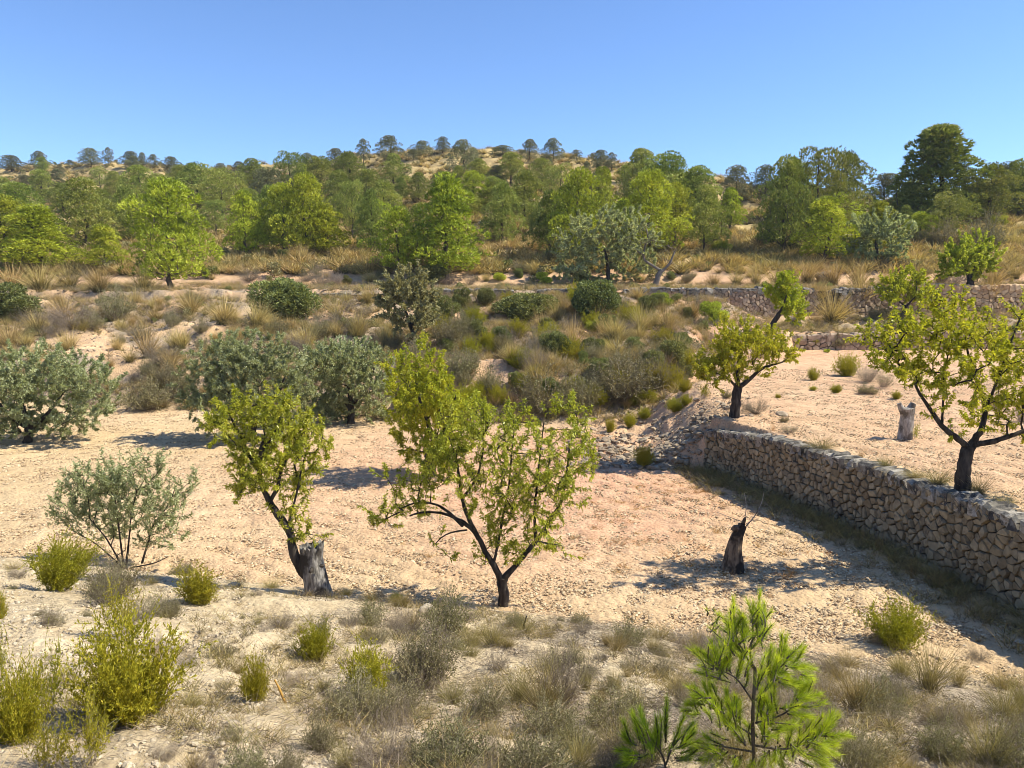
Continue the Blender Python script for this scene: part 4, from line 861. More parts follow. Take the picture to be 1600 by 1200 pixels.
# ------------------------------------------------------------------ pines and trees of the hill (px, base py, height px, width px)
PINES = [
 ('pb', 268, 452, 162, 135, "big bright green pine with a thin leaning trunk rising from the tussocks on the left", 1),
 ('pb', 12, 420, 100, 90, "bright pine cut by the left edge of the photograph", 0), ('pb', 62, 425, 92, 100, "low round bright pine beside the one at the left edge", 3),
 ('pb', 163, 424, 68, 68, "smallest bright pine between the dark pine and the leaning-trunk pine", 2), ('pb', 385, 404, 104, 68, "slender bright pine right of the leaning-trunk pine", 2),
 ('pm', 135, 392, 102, 105, "broad dark pine behind the smallest bright pine", 0), ('pm', 30, 372, 75, 100, None, 0), ('pm', 200, 380, 80, 70, None, 1),
 ('pb', 445, 398, 110, 90, None, 0), ('pb', 480, 400, 128, 95, "tallest pine of the bright cluster left of centre", 1), ('pb', 508, 398, 80, 82, "round pine on the right of the bright cluster left of centre", 3), ('pm', 425, 392, 100, 70, None, 1),
 ('pb', 622, 432, 112, 105, "bright broad pine joined to the left of the biggest pine", 0), ('pb', 700, 436, 166, 122, "biggest bright pine in the middle, branches down to the terrace", 3), ('pm', 660, 415, 100, 80, None, 0),
 ('pm', 580, 395, 100, 60, None, 1), ('pm', 550, 375, 95, 60, None, 3), ('pm', 785, 385, 105, 65, "slim-trunked pine standing right of the biggest pine", 1), ('pm', 820, 350, 85, 75, None, 1), ('pb', 740, 330, 60, 60, None, 0),
 ('pb', 905, 410, 150, 100, "tall bright pine behind the large ashen olive", 1), ('pm', 860, 400, 105, 70, None, 1), ('pb', 940, 350, 90, 60, None, 2), ('pb', 1015, 400, 135, 115, "bright many-lobed pine above the bare forked tree", 1), ('pb', 1055, 385, 100, 90, None, 0),
 ('pm', 1000, 330, 95, 90, None, 0), ('pm', 1040, 350, 110, 110, "wide dark-topped pine standing against the sky right of centre", 2), ('pm', 1085, 350, 90, 90, None, 2), ('pm', 1100, 395, 105, 80, None, 0), ('pd', 1150, 320, 56, 55, None, 1), ('pb', 1140, 360, 65, 50, None, 2), ('pd', 1195, 315, 52, 48, None, 1),
 ('pm', 1275, 395, 160, 125, "broad tall pine on the right whose top breaks the skyline", 3), ('pm', 1225, 400, 150, 100, None, 0), ('pm', 1320, 345, 100, 80, None, 1), ('pb', 1288, 412, 100, 90, "bright cone-shaped young pine in front of the broad pine on the right", 2), ('pm', 1240, 350, 95, 90, None, 2),
 ('tall', 1460, 352, 138, 110, "tallest pine, dark and upright against the sky on the right", 0), ('pd', 1385, 326, 46, 66, "low round dark pine left of the tallest pine", 0), ('pm', 1505, 348, 75, 60, None, 1), ('pm', 1545, 345, 78, 70, None, 1), ('pm', 1590, 345, 82, 75, None, 0), ('pd', 1570, 335, 70, 70, None, 1), ('pd', 1625, 345, 80, 80, None, 0),
 ('pm', 1418, 345, 50, 50, None, 1), ('bright', 1560, 355, 16, 30, None, 0),
 # upper slope
 ('pm', 220, 345, 75, 75, None, 0), ('pm', 310, 335, 75, 80, None, 1), ('pm', 350, 345, 80, 80, None, 3), ('pm', 285, 310, 45, 55, None, 2), ('pd', 420, 330, 65, 70, None, 1), ('pm', 455, 320, 82, 55, "pine standing above its neighbours left of centre on the skyline", 3), ('pm', 395, 310, 55, 60, None, 0),
 ('pm', 500, 310, 60, 65, None, 2), ('pm', 545, 300, 58, 55, None, 1), ('pm', 575, 330, 60, 70, None, 2), ('pm', 615, 295, 50, 55, "rounded dark pine just left of the bare straw-coloured hilltop", 0), ('pm', 530, 335, 60, 65, None, 0), ('pd', 568, 258, 38, 26, None, 2), ('pd', 608, 250, 35, 45, "round-headed pine on the skyline left of the straw hilltop", 0),
 ('pd', 660, 246, 24, 35, None, 1), ('pd', 692, 240, 25, 26, "small umbrella-shaped pine on the crest of the hill", 1), ('pd', 722, 272, 50, 48, "dark pine right of the bare straw hilltop", 0), ('pm', 748, 285, 35, 40, None, 1), ('pd', 785, 244, 15, 40, None, 0), ('pd', 828, 252, 32, 32, None, 0), ('pd', 863, 252, 33, 38, "round dark pine on the crest right of centre", 0),
 ('pd', 900, 254, 18, 22, None, 2), ('pd', 938, 262, 26, 34, None, 1), ('pd', 955, 268, 28, 22, None, 2), ('pd', 1000, 275, 40, 30, None, 1), ('pm', 800, 290, 48, 60, None, 2), ('pm', 845, 300, 50, 55, None, 0), ('pm', 690, 310, 40, 45, None, 1), ('pm', 655, 320, 45, 50, None, 0), ('pm', 770, 330, 45, 50, None, 1), ('pm', 600, 345, 60, 60, None, 1), ('pm', 875, 320, 60, 55, None, 3),
 ('pd', 18, 268, 20, 34, None, 1), ('pd', 62, 264, 22, 28, None, 0), ('pd', 110, 264, 10, 15, None, 0), ('pd', 142, 262, 24, 34, "flat-topped pine on the left part of the skyline", 1), ('pd', 170, 260, 24, 16, None, 2), ('pd', 205, 262, 22, 30, None, 1), ('pd', 223, 262, 20, 16, None, 1), ('pd', 240, 264, 18, 18, None, 0), ('pd', 268, 268, 18, 26, None, 1), ('pd', 300, 276, 16, 26, None, 0), ('pd', 345, 280, 22, 30, None, 0),
 ('pd', 375, 282, 26, 34, None, 0), ('pd', 400, 285, 28, 34, None, 0), ('pd', 480, 272, 30, 34, None, 0), ('pd', 525, 262, 28, 38, None, 0), ('pd', 545, 262, 22, 26, None, 1), ('pm', 250, 330, 50, 55, None, 0), ('pm', 5, 340, 50, 60, None, 0), ('pd', 40, 305, 26, 34, None, 0), ('pd', 90, 300, 30, 30, None, 2), ('pm', 180, 310, 36, 40, None, 0), ('pm', 100, 330, 36, 42, None, 1), ('pm', 160, 345, 40, 50, None, 1), ('pd', 740, 250, 18, 20, None, 0), ('pd', 645, 250, 16, 24, None, 0),
]
occ = []
for kd, px, py, h, w_, lab, v in PINES:
    v = v % len(K[kd]); plant(kd, px, py, h * (.94 if h > 60 else 1), w_, lab, var=v); occ.append((px, py))
# filler pines on the hillside
cnt = 0; tries = 0
while cnt < 78 and tries < 4000:
    tries += 1; px = float(U(-60, 1660)); top = float(np.interp(px, PXK, PYK)); py = top + 4 + (392 - top) * float(U(0, 1)) ** 1.15
    if 1100 < px < 1230 and py > 300: continue
    if 620 < px < 700 and py < 290: continue
    if px > 1330 and (py < 330 or U() < .6): continue
    if px < 130 and U() < .35: continue
    sp = 10 + (py - 250) * .14
    if any(abs(px - a) < sp and abs(py - b) < sp * .5 for a, b in occ): continue
    t = (py - 250) / 150; h = (15 + 50 * t) * float(U(.6, 1.15)); kd = 'pd' if U() > .25 + t * 1.2 else ('pm' if U() < .72 else 'pb')
    plant(kd, px, py, h, h * float(U(.85, 1.15))); occ.append((px, py)); cnt += 1
# far ridge wood on the right: reads as one mass
n = 700; aa = U(.45, 1.25, n); yv = U(225, 310, n); P = ground_pts(aa * yv, yv, -.3)
g_crown = []
for v in K['pd'][:3]:
    gg = G()
    tm = v[1][1]; V = np.empty(len(tm.vertices) * 3, np.float32); tm.vertices.foreach_get("co", V); V = V.reshape(-1, 3, 3)[::4].reshape(-1, 3).copy()
    c_ = V.reshape(-1, 3, 3).mean(1, keepdims=True); V = (c_ + (V.reshape(-1, 3, 3) - c_) * 2.2).reshape(-1, 3)
    gg.add(V, tris=np.arange(len(V)).reshape(-1, 3), a=np.repeat(U(0, 1, len(V) // 3), 3)); g_crown.append(gg.mesh("far_crown", M['pd' if False else 'pine_d']))
tag(scatter("far_wood", P, U(3, 5, n), g_crown, tilt=.05), "dark wooded ridge in the distance behind the tallest pine", "wood")
# scrub and grass of the hill, beyond telling apart
n = 15000; yv = 62 + 150 * U(0, 1, n) ** 1.3; aa = U(-.85, .85, n); P = ground_pts(aa * yv, yv, -.03)
dn = fbm(P[:, 0] * .08, P[:, 1] * .08, 71) > -.55; P = P[dn]
tag(scatter("hill_grass", P, U(.6, 1.5, len(P)), [t_[0][1] for t_ in (tussock(60, .8, .03), tussock(60, 1.0, .03), tussock(50, .7, .03, 'tuft'))], tilt=.15), "straw-coloured grass covering the hillside between the pines", "grass")
n = 1000; yv = 27 + 30 * U(0, 1, n); xv = U(-.8, .8, n) * yv; kk = (yv > foot_y(xv) + .4) & (fbm(xv * .4, yv * .4, 99) > -.12) & ~bare(xv, yv) & ((yv < 48) | (yv > 50)); xv, yv = xv[kk], yv[kk]
gl = [shrub(40, 700, 'greyg', 'grey', L=(.05, .1), W=.016, spread=1.1, tr=.008)[1][1], shrub(60, 500, 'grey', 'grey', L=(.06, .12), W=.008, spread=1, tr=.008)[0][1], blob_bush(900, 'greyg', L=(.06, .12), W=.03)[1][1], blob_bush(900, 'green', L=(.06, .12), W=.03)[1][1]]
tag(scatter("slope_scrub", ground_pts(xv, yv, -.03), U(.25, .75, len(xv)), gl, tilt=.2), "low tangled scrub covering the slope behind the field", "scrub")
n = 1300; yv = 60 + 150 * U(0, 1, n) ** 1.2; aa = U(-.85, .85, n); P = ground_pts(aa * yv, yv, -.05); P = P[fbm(P[:, 0] * .1, P[:, 1] * .1, 81) > -.1]
gb = [b[1][1] for b in (blob_bush(500, 'green', L=(.08, .16), W=.04), blob_bush(500, 'greyg', L=(.08, .16), W=.04), blob_bush(450, 'greyg', L=(.08, .16), W=.04))]
tag(scatter("hill_scrub", P, U(.5, 1.5, len(P)), gb, tilt=.1), "low dark scrub scattered over the hillside between the pines", "scrub")

# ------------------------------------------------------------------ shrubs and tussocks named one by one
PL = [
 ('green', 450, 505, 66, 105, "dark olive-green bush before the left half of the middle terrace wall"), ('green', 25, 500, 48, 85, "deep green bush at the left edge above the olive"), ('green', 820, 500, 42, 95, "dark bush against the middle terrace wall left of its neighbour"),
 ('green', 932, 500, 62, 92, "dark bush rising over the middle terrace wall below the ashen olive"), ('greyg', 850, 642, 80, 110, None), ('greyg', 975, 622, 85, 130, None), ('greyg', 905, 640, 70, 80, None), ('bright', 1115, 505, 34, 48, "bright green bush below the terrace wall right of centre"), ('bright', 925, 520, 20, 28, None), ('bright', 1035, 478, 20, 36, None),
 ('grey', 1030, 610, 60, 60, None), ('greyg', 720, 590, 60, 70, None), ('yg', 735, 560, 34, 40, None), ('yg', 760, 545, 30, 40, None), ('grey', 735, 545, 36, 50, None), ('greyg', 700, 540, 60, 60, None), ('green', 690, 500, 40, 60, None),
 ('straw', 895, 548, 66, 62, "tall straw tussock in the middle of the slope, fanning upwards"), ('straw', 870, 505, 48, 50, None), ('straw', 935, 510, 50, 60, None), ('straw', 1000, 520, 60, 70, None), ('straw', 1040, 515, 55, 70, None), ('straw', 960, 530, 50, 60, None), ('straw', 1080, 500, 40, 60, None), ('straw', 845, 515, 40, 44, None),
 ('straw', 1300, 505, 58, 85, "large feathery straw tussock behind the low crossing wall"), ('straw', 1345, 485, 56, 60, None), ('straw', 1275, 480, 44, 50, None), ('straw', 1215, 445, 44, 60, None), ('straw', 1260, 442, 42, 60, None), ('straw', 1300, 445, 46, 60, None), ('straw', 1340, 448, 46, 55, None), ('straw', 1385, 450, 44, 50, None), ('straw', 1430, 442, 42, 50, None), ('straw', 1470, 442, 40, 50, None),
 ('straw', 1180, 445, 46, 50, None), ('straw', 1150, 445, 36, 50, None), ('straw', 1550, 445, 40, 50, None), ('straw', 1585, 435, 32, 50, None), ('straw', 1545, 475, 48, 36, "drooping grass tussock hanging before the warm orange wall"), ('grey', 1490, 445, 30, 40, None), ('straw', 1115, 448, 36, 40, None),
 ('straw', 20, 450, 40, 70, None), ('straw', 65, 455, 44, 70, None), ('straw', 110, 452, 40, 60, None), ('straw', 155, 455, 44, 60, None), ('straw', 225, 455, 44, 60, None), ('straw', 60, 520, 44, 70, None), ('straw', 100, 500, 40, 60, None), ('straw', 165, 500, 36, 50, None), ('straw', 230, 560, 64, 60, "tussock with swept blades alone on the bare slope, left"), ('straw', 285, 545, 44, 45, None),
 ('straw', 110, 545, 38, 50, None), ('straw', 15, 545, 46, 60, None), ('straw', 350, 505, 50, 70, None), ('straw', 300, 490, 46, 60, None), ('straw', 400, 510, 50, 60, None), ('straw', 375, 545, 45, 50, None), ('straw', 530, 500, 50, 60, None), ('straw', 560, 520, 46, 55, None), ('straw', 575, 475, 44, 50, None), ('straw', 600, 545, 50, 50, None), ('straw', 480, 545, 44, 60, None), ('straw', 440, 545, 40, 50, None),
 ('grey', 110, 510, 44, 80, None), ('grey', 250, 570, 36, 60, None), ('greyg', 235, 640, 50, 90, None), ('greyg', 265, 600, 36, 60, None), ('grey', 500, 520, 40, 50, None), ('grey', 40, 510, 30, 40, None), ('greyg', 180, 500, 50, 55, None),
 ('grey', 500, 448, 34, 40, None), ('grey', 525, 448, 32, 34, None), ('grey', 390, 440, 28, 50, None), ('grey', 480, 440, 30, 34, None), ('grey', 700, 445, 22, 40, None), ('grey', 735, 445, 24, 34, None), ('straw', 475, 410, 34, 36, None), ('straw', 460, 408, 28, 30, None), ('straw', 580, 440, 24, 50, None), ('straw', 835, 430, 30, 36, "orange-tinted grass tussock on the terrace left of the ashen olive"),
 ('straw', 760, 440, 18, 30, None), ('greyg', 810, 425, 22, 30, None), ('bright', 780, 440, 14, 24, None), ('green', 680, 440, 26, 60, None), ('bright', 850, 445, 20, 30, None), ('green', 1205, 385, 34, 60, None), ('green', 1215, 350, 30, 40, None), ('greyg', 1105, 385, 26, 40, None), ('bright', 1125, 395, 18, 34, None), ('greyg', 1535, 395, 55, 60, None), ('greyg', 1480, 390, 42, 60, None), ('greyg', 1440, 385, 30, 40, None), ('straw', 1580, 385, 30, 60, None), ('straw', 1440, 370, 24, 50, None), ('straw', 1470, 365, 20, 40, None),
 # bright shrubs at the foot of the rubble slope
 ('yg', 1005, 730, 38, 40, "bright yellow-green shrub alone at the foot of the rubble"), ('yg', 983, 668, 24, 26, None), ('yg', 1008, 656, 20, 26, None), ('yg', 952, 676, 24, 20, None), ('yg', 988, 636, 28, 34, None), ('yg', 1012, 630, 24, 34, None), ('yg', 1055, 642, 22, 36, None), ('yg', 1072, 634, 18, 20, None), ('yg', 1070, 612, 22, 24, None), ('ygs', 1100, 622, 26, 28, None),
 # upper terrace
 ('tuft', 1282, 706, 34, 78, "brush-like straw tuft on top of the near stone wall"), ('tuft', 1385, 734, 28, 56, "low olive-brown tuft on the upper terrace near the wall top"), ('yg', 1325, 588, 34, 40, "green-topped shrub in the middle of the upper terrace"), ('grey', 1355, 598, 34, 46, None), ('yg', 1270, 594, 20, 18, None), ('yg', 1307, 614, 14, 20, None), ('yg', 1272, 544, 22, 22, None),
 ('greyg', 1310, 546, 24, 46, None), ('bright', 1292, 551, 6, 14, None), ('yg', 1400, 624, 14, 14, None), ('greyg', 1355, 616, 18, 34, None), ('grey', 1380, 606, 30, 30, None), ('ygs', 1426, 686, 30, 26, "yellow-green shoots against the pale weathered stump"), ('tuft', 1465, 765, 36, 70, None), ('tuft', 1530, 772, 36, 60, None), ('tuft', 1430, 755, 20, 60, None), ('grey', 1180, 646, 30, 50, None), ('greyg', 1135, 622, 14, 22, None),
 ('orange', 1208, 672, 32, 30, None), ('grey', 1232, 676, 18, 36, None), ('orange', 1345, 715, 32, 34, None), ('yg', 1215, 622, 8, 10, None), ('tuft', 1570, 790, 24, 60, None), ('greyg', 1395, 500, 22, 40, None), ('grey', 1480, 520, 26, 40, None), ('greyg', 1370, 500, 26, 34, None), ('grey', 1600, 660, 30, 40, None), ('grey', 1560, 640, 30, 50, None),
 ('yg', 1270, 580 + 30, 8, 12, None), ('greyg', 1225, 660, 12, 20, None),
 # foot of the near wall
 ('tuft', 1165, 748, 20, 50, None), ('tuft', 1215, 786, 26, 50, None), ('tuft', 1250, 800, 22, 40, None), ('orange', 1210, 768, 44, 40, "tall orange dried weed at the foot of the wall's far end"), ('orange', 1290, 812, 34, 24, None), ('orange', 1345, 850, 44, 34, None), ('orange', 1372, 862, 44, 34, None), ('orange', 1425, 905, 44, 36, None), ('orange', 1465, 920, 40, 34, None), ('orange', 1530, 955, 36, 26, None), ('orange', 1185, 750, 30, 26, None),
 ('tuft', 1500, 912, 34, 60, None), ('tuft', 1560, 930, 36, 70, None), ('tuft', 1420, 868, 26, 50, None), ('orange', 1235, 900, 30, 30, None),
 ('orange', 1100, 860, 24, 50, None), ('orange', 1070, 845, 18, 50, None), ('orange', 1120, 835, 30, 44, None), ('orange', 1040, 865, 14, 44, None), ('orange', 1000, 780, 14, 40, None), ('orange', 1140, 735, 20, 40, None), ('orange', 1010, 715, 16, 50, None), ('orange', 1185, 855, 24, 30, None), ('orange', 1205, 935, 20, 30, None),
 # near edge of the field and near bank
 ('yg', 88, 920, 74, 88, "dense bright yellow shrub on the left below the young olive bush"), ('yg', 200, 1128, 146, 138, "largest yellow-green shrub, lower left"), ('yg', 315, 944, 62, 66, "yellow-green shrub right of the young olive bush"), ('yg', 398, 1095, 72, 44, "small upright yellow shrub on bare gravel, left of centre"),
 ('yg', 497, 1030, 64, 54, "small yellow-green shrub beside a beige stone"), ('yg', 580, 1095, 92, 84, "yellow shrub with grey twigs around it in the foreground centre"), ('yg', 30, 1165, 112, 80, "dense yellow shrub in the lower left corner"), ('ygs', 78, 1120, 115, 62, None), ('ygs', 12, 1075, 125, 60, None), ('ygs', 135, 1200, 120, 90, None), ('ygs', 70, 1210, 90, 70, None), ('yg', -4, 968, 40, 30, None),
 ('ygs', 190, 1000, 90, 90, "wispy ochre shrub behind the largest yellow-green shrub"), ('yg', 1400, 1012, 66, 76, "yellow shrub on the near edge of the field at the right"), ('tuft', 370, 918, 26, 60, None), ('tuft', 425, 920, 22, 60, None), ('tuft', 540, 930, 26, 40, None), ('tuft', 580, 940, 26, 50, None), ('tuft', 625, 948, 30, 60, None), ('yg', 620, 940, 16, 24, None),
 ('grey', 168, 945, 76, 66, "grey twiggy shrub with greenish top under the young olive bush"), ('greyg', 180, 935, 70, 70, None), ('grey', 225, 970, 58, 76, None), ('grey', 70, 975, 40, 40, "small bare grey shrub on bare ground at left"), ('greyg', 260, 965, 40, 46, None), ('greyg', 285, 900, 26, 40, None),
 ('greyg', 690, 995, 82, 84, "tall grey-green shrub below the central almond"), ('greyg', 665, 1065, 95, 120, "airy grey-green shrub with bare lower stems in the foreground centre"), ('grey', 640, 1060, 70, 70, None), ('tuft', 770, 1010, 62, 90, None), ('tuft', 735, 1010, 50, 60, None), ('grey', 590, 1010, 50, 60, None), ('tuft', 575, 1000, 40, 50, None), ('grey', 545, 980, 34, 46, None), ('greyg', 500, 1000, 44, 30, None),
 ('greyg', 560, 1125, 76, 110, None), ('grey', 620, 1140, 60, 80, None), ('greyg', 700, 1200, 90, 120, None), ('grey', 600, 1205, 90, 110, None), ('tuft', 540, 1200, 60, 70, None), ('tuft', 470, 990, 30, 46, None), ('grey', 440, 980, 30, 50, None), ('greyg', 500, 1175, 60, 60, None),
 ('tuft', 850, 1115, 96, 120, None), ('tuft', 810, 1100, 70, 80, None), ('grey', 875, 1108, 130, 90, "bare grey branched shrub standing in dry tufts at the lower centre"), ('tuft', 960, 1085, 56, 44, None), ('tuft', 915, 1080, 60, 40, None), ('tuft', 930, 1105, 50, 50, None), ('tuft', 1060, 1090, 56, 60, None), ('grey', 1065, 1100, 50, 50, None), ('tuft', 1020, 1020, 40, 60, None), ('grey', 1085, 1025, 44, 90, None),
 ('tuft', 950, 1010, 30, 36, None), ('grey', 910, 990, 26, 36, None), ('tuft', 860, 1000, 24, 30, None), ('tuft', 980, 1060, 30, 26, None), ('grey', 1130, 1015, 36, 60, None), ('tuft', 1150, 1190, 100, 120, None), ('greyg', 1000, 1190, 70, 90, None), ('tuft', 900, 1200, 70, 110, None), ('greyg', 830, 1215, 90, 110, None), ('grey', 950, 1215, 70, 90, None), ('grey', 770, 1190, 60, 80, None), ('tuft', 770, 1150, 40, 50, None),
 ('tuft', 1340, 1115, 96, 130, "large straw tuft right of the young foreground pine"), ('tuft', 1290, 1110, 60, 70, None), ('tuft', 1450, 1078, 90, 100, "large straw tuft behind and right of the other"), ('tuft', 1495, 1075, 60, 50, None), ('tuft', 1410, 1060, 60, 60, None), ('greyg', 1375, 1120, 60, 70, None), ('tuft', 1570, 1130, 70, 80, None), ('tuft', 1545, 1200, 90, 110, None), ('tuft', 1610, 1120, 80, 80, None),
 ('grey', 1370, 1010, 34, 36, None), ('tuft', 1385, 1190, 50, 60, None), ('greyg', 1345, 1210, 60, 60, None), ('tuft', 1420, 1220, 50, 60, None), ('grey', 1590, 1170, 60, 70, None), ('greyg', 1600, 1215, 80, 90, None), ('grey', 1530, 1030, 20, 40, None), ('tuft', 300, 1205, 50, 70, None), ('greyg', 385, 1215, 60, 80, None), ('grey', 330, 1215, 50, 60, None), ('greyg', 450, 1215, 50, 60, None), ('orange', 275, 1120, 26, 60, "dead orange-leaved plant on bare ground right of the largest yellow-green shrub"),
 ('tuft', 240, 915, 20, 30, None), ('tuft', 20, 890, 20, 40, None), ('grey', 30, 900, 18, 40, None), ('grey', 240, 1020, 30, 50, None), ('grey', 345, 1075, 16, 40, None), ('tuft', 1250, 1060, 30, 30, None),
]
for e in PL:
    e = list(e) + [None] * (6 - len(e)); plant(*e[:6])
# filler individuals: slope scrub
def fill(n, region, kinds, hr, seed):
    c = 0
    for _ in range(n * 6):
        if c >= n: break
        x0, x1, y0, y1 = region; px, py = float(U(x0, x1)), float(U(y0, y1)); p = hit(px, py)
        fy = float(foot_y(p[0]))
        if region[3] < 700 and (p[1] < fy + .3 or 48.2 < p[1] < 49.4 and p[0] < 15): continue
        if bare(p[0], p[1]) and U() < .6: continue
        kd = kinds[int(rng.integers(0, len(kinds)))]; s = float(U(.6, 1.2)); dist = np.linalg.norm(p - EYE); h = hr[0] + (hr[1] - hr[0]) * float(U()); h = h * F / dist
        plant(kd, px, py, h, h * float(U(1.0, 1.5)), pos=p); c += 1
fill(200, (0, 640, 462, 625), ['straw', 'straw', 'straw', 'straw', 'tuft', 'grey', 'greyg'], (.5, 1.15), 1)
fill(260, (640, 1110, 465, 640), ['straw', 'greyg', 'straw', 'grey', 'green', 'straw', 'tuft', 'yg'], (.5, 1.3), 2)
fill(26, (1110, 1600, 452, 512), ['straw', 'grey', 'straw'], (.5, 1.0), 3)
fill(110, (0, 1600, 388, 446), ['straw', 'grey', 'greyg', 'straw', 'green'], (.5, 1.1), 4)
fill(40, (1090, 1600, 330, 400), ['straw', 'straw', 'green', 'greyg'], (.6, 1.3), 5)
def fill_bank(n, x0, x1, kinds, hr, ymin=3.8):
    for _ in range(n):
        y = float(U(ymin, 10.6)); x = float(U(x0, x1)) * y
        if y > float(lip_y(x)) - .1: continue
        p = np.array([x, y, float(H(x, y))]); px, py = project(p); kd = kinds[int(rng.integers(0, len(kinds)))]; dist = np.linalg.norm(p - EYE); h = float(U(*hr)) * F / dist
        plant(kd, px, py, h, h * float(U(1.1, 1.7)), pos=p)
fill_bank(160, -.2, .78, ['tuft', 'tuft', 'grey', 'greyg', 'grey'], (.10, .38))
fill_bank(45, -.75, -.2, ['tuft', 'grey', 'greyg', 'grey'], (.06, .2))

# uncountable wisps and litter
lit = []
for k in range(4):
    g = G(); n = 26; p = np.stack([rng.normal(size=n) * .10, rng.normal(size=n) * .10, np.full(n, .006)], 1); d = nrm(np.stack([rng.normal(size=n), rng.normal(size=n), U(0, .35, n)], 1)); blades(g, p, d, U(.05, .16, n), .0014, .1, segs=2); lit.append(g.mesh("twig_litter", M['grey']))
n = 9000; yv = 3.2 + 8 * U(0, 1, n); xv = U(-.75, .85, n) * yv; kk = (yv < lip_y(xv) + .2) & ((fbm(xv * .9 + 3, yv * .9, 21) > -.12) | (U(0, 1, n) < .15)) & (U(0, 1, n) < sm(-4, 2, xv) * .85 + .05); xv, yv = xv[kk], yv[kk]
tag(scatter("twig_litter", ground_pts(xv, yv, .004), U(.6, 1.4, len(xv)), lit, tilt=.1), "grey twigs and dead stems littering the near bank", "litter")
wis = []
for k in range(4):
    g = G(); n = 26; p = np.stack([rng.normal(size=n) * .02, rng.normal(size=n) * .02, np.zeros(n)], 1); d = nrm(np.stack([rng.normal(size=n) * .6, rng.normal(size=n) * .6, np.ones(n)], 1)); blades(g, p, d, U(.05, .17, n), .0015, .3, segs=2); wis.append(g.mesh("grass_wisp", M['tuft' if k % 2 else 'straw']))
n = 7000; yv = 3.2 + 8 * U(0, 1, n); xv = U(-.75, .85, n) * yv; kk = (yv < lip_y(xv) + .4) & (U(0, 1, n) < sm(-5, 1, xv) * .75 + .25) & (fbm(xv * .8, yv * .8, 91) > -.05); xv, yv = xv[kk], yv[kk]
tag(scatter("grass_wisps", ground_pts(xv, yv, 0), U(.5, 1.5, len(xv)), wis, tilt=.2), "thin dry grass growing sparsely on the near bank", "grass")
n = 620; t = U(0, 1, n); yv = 8.5 + 12 * t; xv = np.interp(yv, WY, WX) - np.abs(rng.normal(size=n)) * .5 - .08
tag(scatter("wall_foot_grass", ground_pts(xv, yv, 0), U(1.2, 3.2, n), wis, tilt=.2), "dry weeds and grass along the foot of the near stone wall", "grass")
n = 1200; yv = U(12, 26, n); xv = rng.normal(3.2, 2.0, n) ; kk = (xv < np.interp(yv, WY, WX) - .3) & (fbm(xv * .5, yv * .5, 95) > .02); xv, yv = xv[kk], yv[kk]
wo = []
for k in range(3):
    g = G(); n = 22; p = np.stack([rng.normal(size=n) * .05, rng.normal(size=n) * .05, np.zeros(n)], 1); d = nrm(np.stack([rng.normal(size=n), rng.normal(size=n), np.ones(n)], 1)); blades(g, p, d, U(.05, .16, n), .003, .3, segs=2); wo.append(g.mesh("orange_wisp", M['straw_o']))
tag(scatter("dry_field_weeds", ground_pts(xv, yv, 0), U(.5, 1.2, len(xv)), wo, tilt=.2), "sparse orange dried weeds on the reddish part of the field", "weeds")
n = 26000; yv = 27 + 33 * U(0, 1, n); xv = U(-.8, .8, n) * yv; kk = (yv > foot_y(xv) + .2) & (fbm(xv * .35, yv * .35, 97) > -.22) & (~bare(xv, yv) | (U(0, 1, n) < .06)); xv, yv = xv[kk], yv[kk]
sg = [tussock(26, .9, .012, m_)[0][1] for m_ in ('straw', 'tuft', 'grey', 'straw')]
tag(scatter("slope_grass", ground_pts(xv, yv, 0), U(.2, .75, len(xv)), sg, tilt=.2), "short dry grass covering the scrubby bank", "grass")

# ------------------------------------------------------------------ rocks one can point to
def rock(px, py, wpx, hpx, label, mat='rock', seed=0):
    B = hit(px, py); s = wpx / 2 * np.linalg.norm(B - EYE) / F; V, f = ico(900 + seed, 1.0, .2, 3); V = V / np.abs(V).max(0); V = V * np.array([s, s * .8, s * hpx / wpx]) ; V *= (1 + .12 * fbm(V[:, 0] / s * 2 + seed, V[:, 1] / s * 2 + V[:, 2] / s * 1.7, seed, 3))[:, None]
    g = G(); g.add(V, tris=f, a=float(U())); o = link("rock", g.mesh("rock", M[mat], False)); o.location = B + np.array([0, 0, s * hpx / wpx * .5]); tag(o, label, "rock")
rock(521, 1014, 14, 14, "beige rounded stone right of the small yellow-green shrub", seed=1)
rock(947, 1030, 12, 8, "brown stone on pale ground at the lower centre", 'rubble', 2)
rock(360, 1135, 24, 14, "pale flat stone lying on bare ground in the lower left", seed=3)
rock(1292, 442, 34, 24, "grey boulder on the terrace among straw grasses at the right", 'rubble', 4)
rock(365, 918, 18, 10, "white stone on the bank left of the cut trunk", seed=5)
rock(985, 1022, 9, 7, "small pale stone right of the brown one at the lower centre", seed=6)
rock(1595, 1010, 16, 9, "pale stone at the right edge on the near side of the field", seed=7)
rock(330, 1132, 12, 10, "small white stone left of the pale flat stone", seed=8)
rock(113, 958, 22, 7, "flat beige slab beside the grey shrub on the left", seed=9)
rock(668, 960, 26, 20, "rough whitish rock beside the tall grey-green shrub below the central almond", seed=10)
rock(1340, 395 - 45, 24, 12, "pale outcrop rock under the pines on the right", seed=11)
rock(1322, 378, 26, 16, "pale rock left of the rounded grey olive", seed=12)
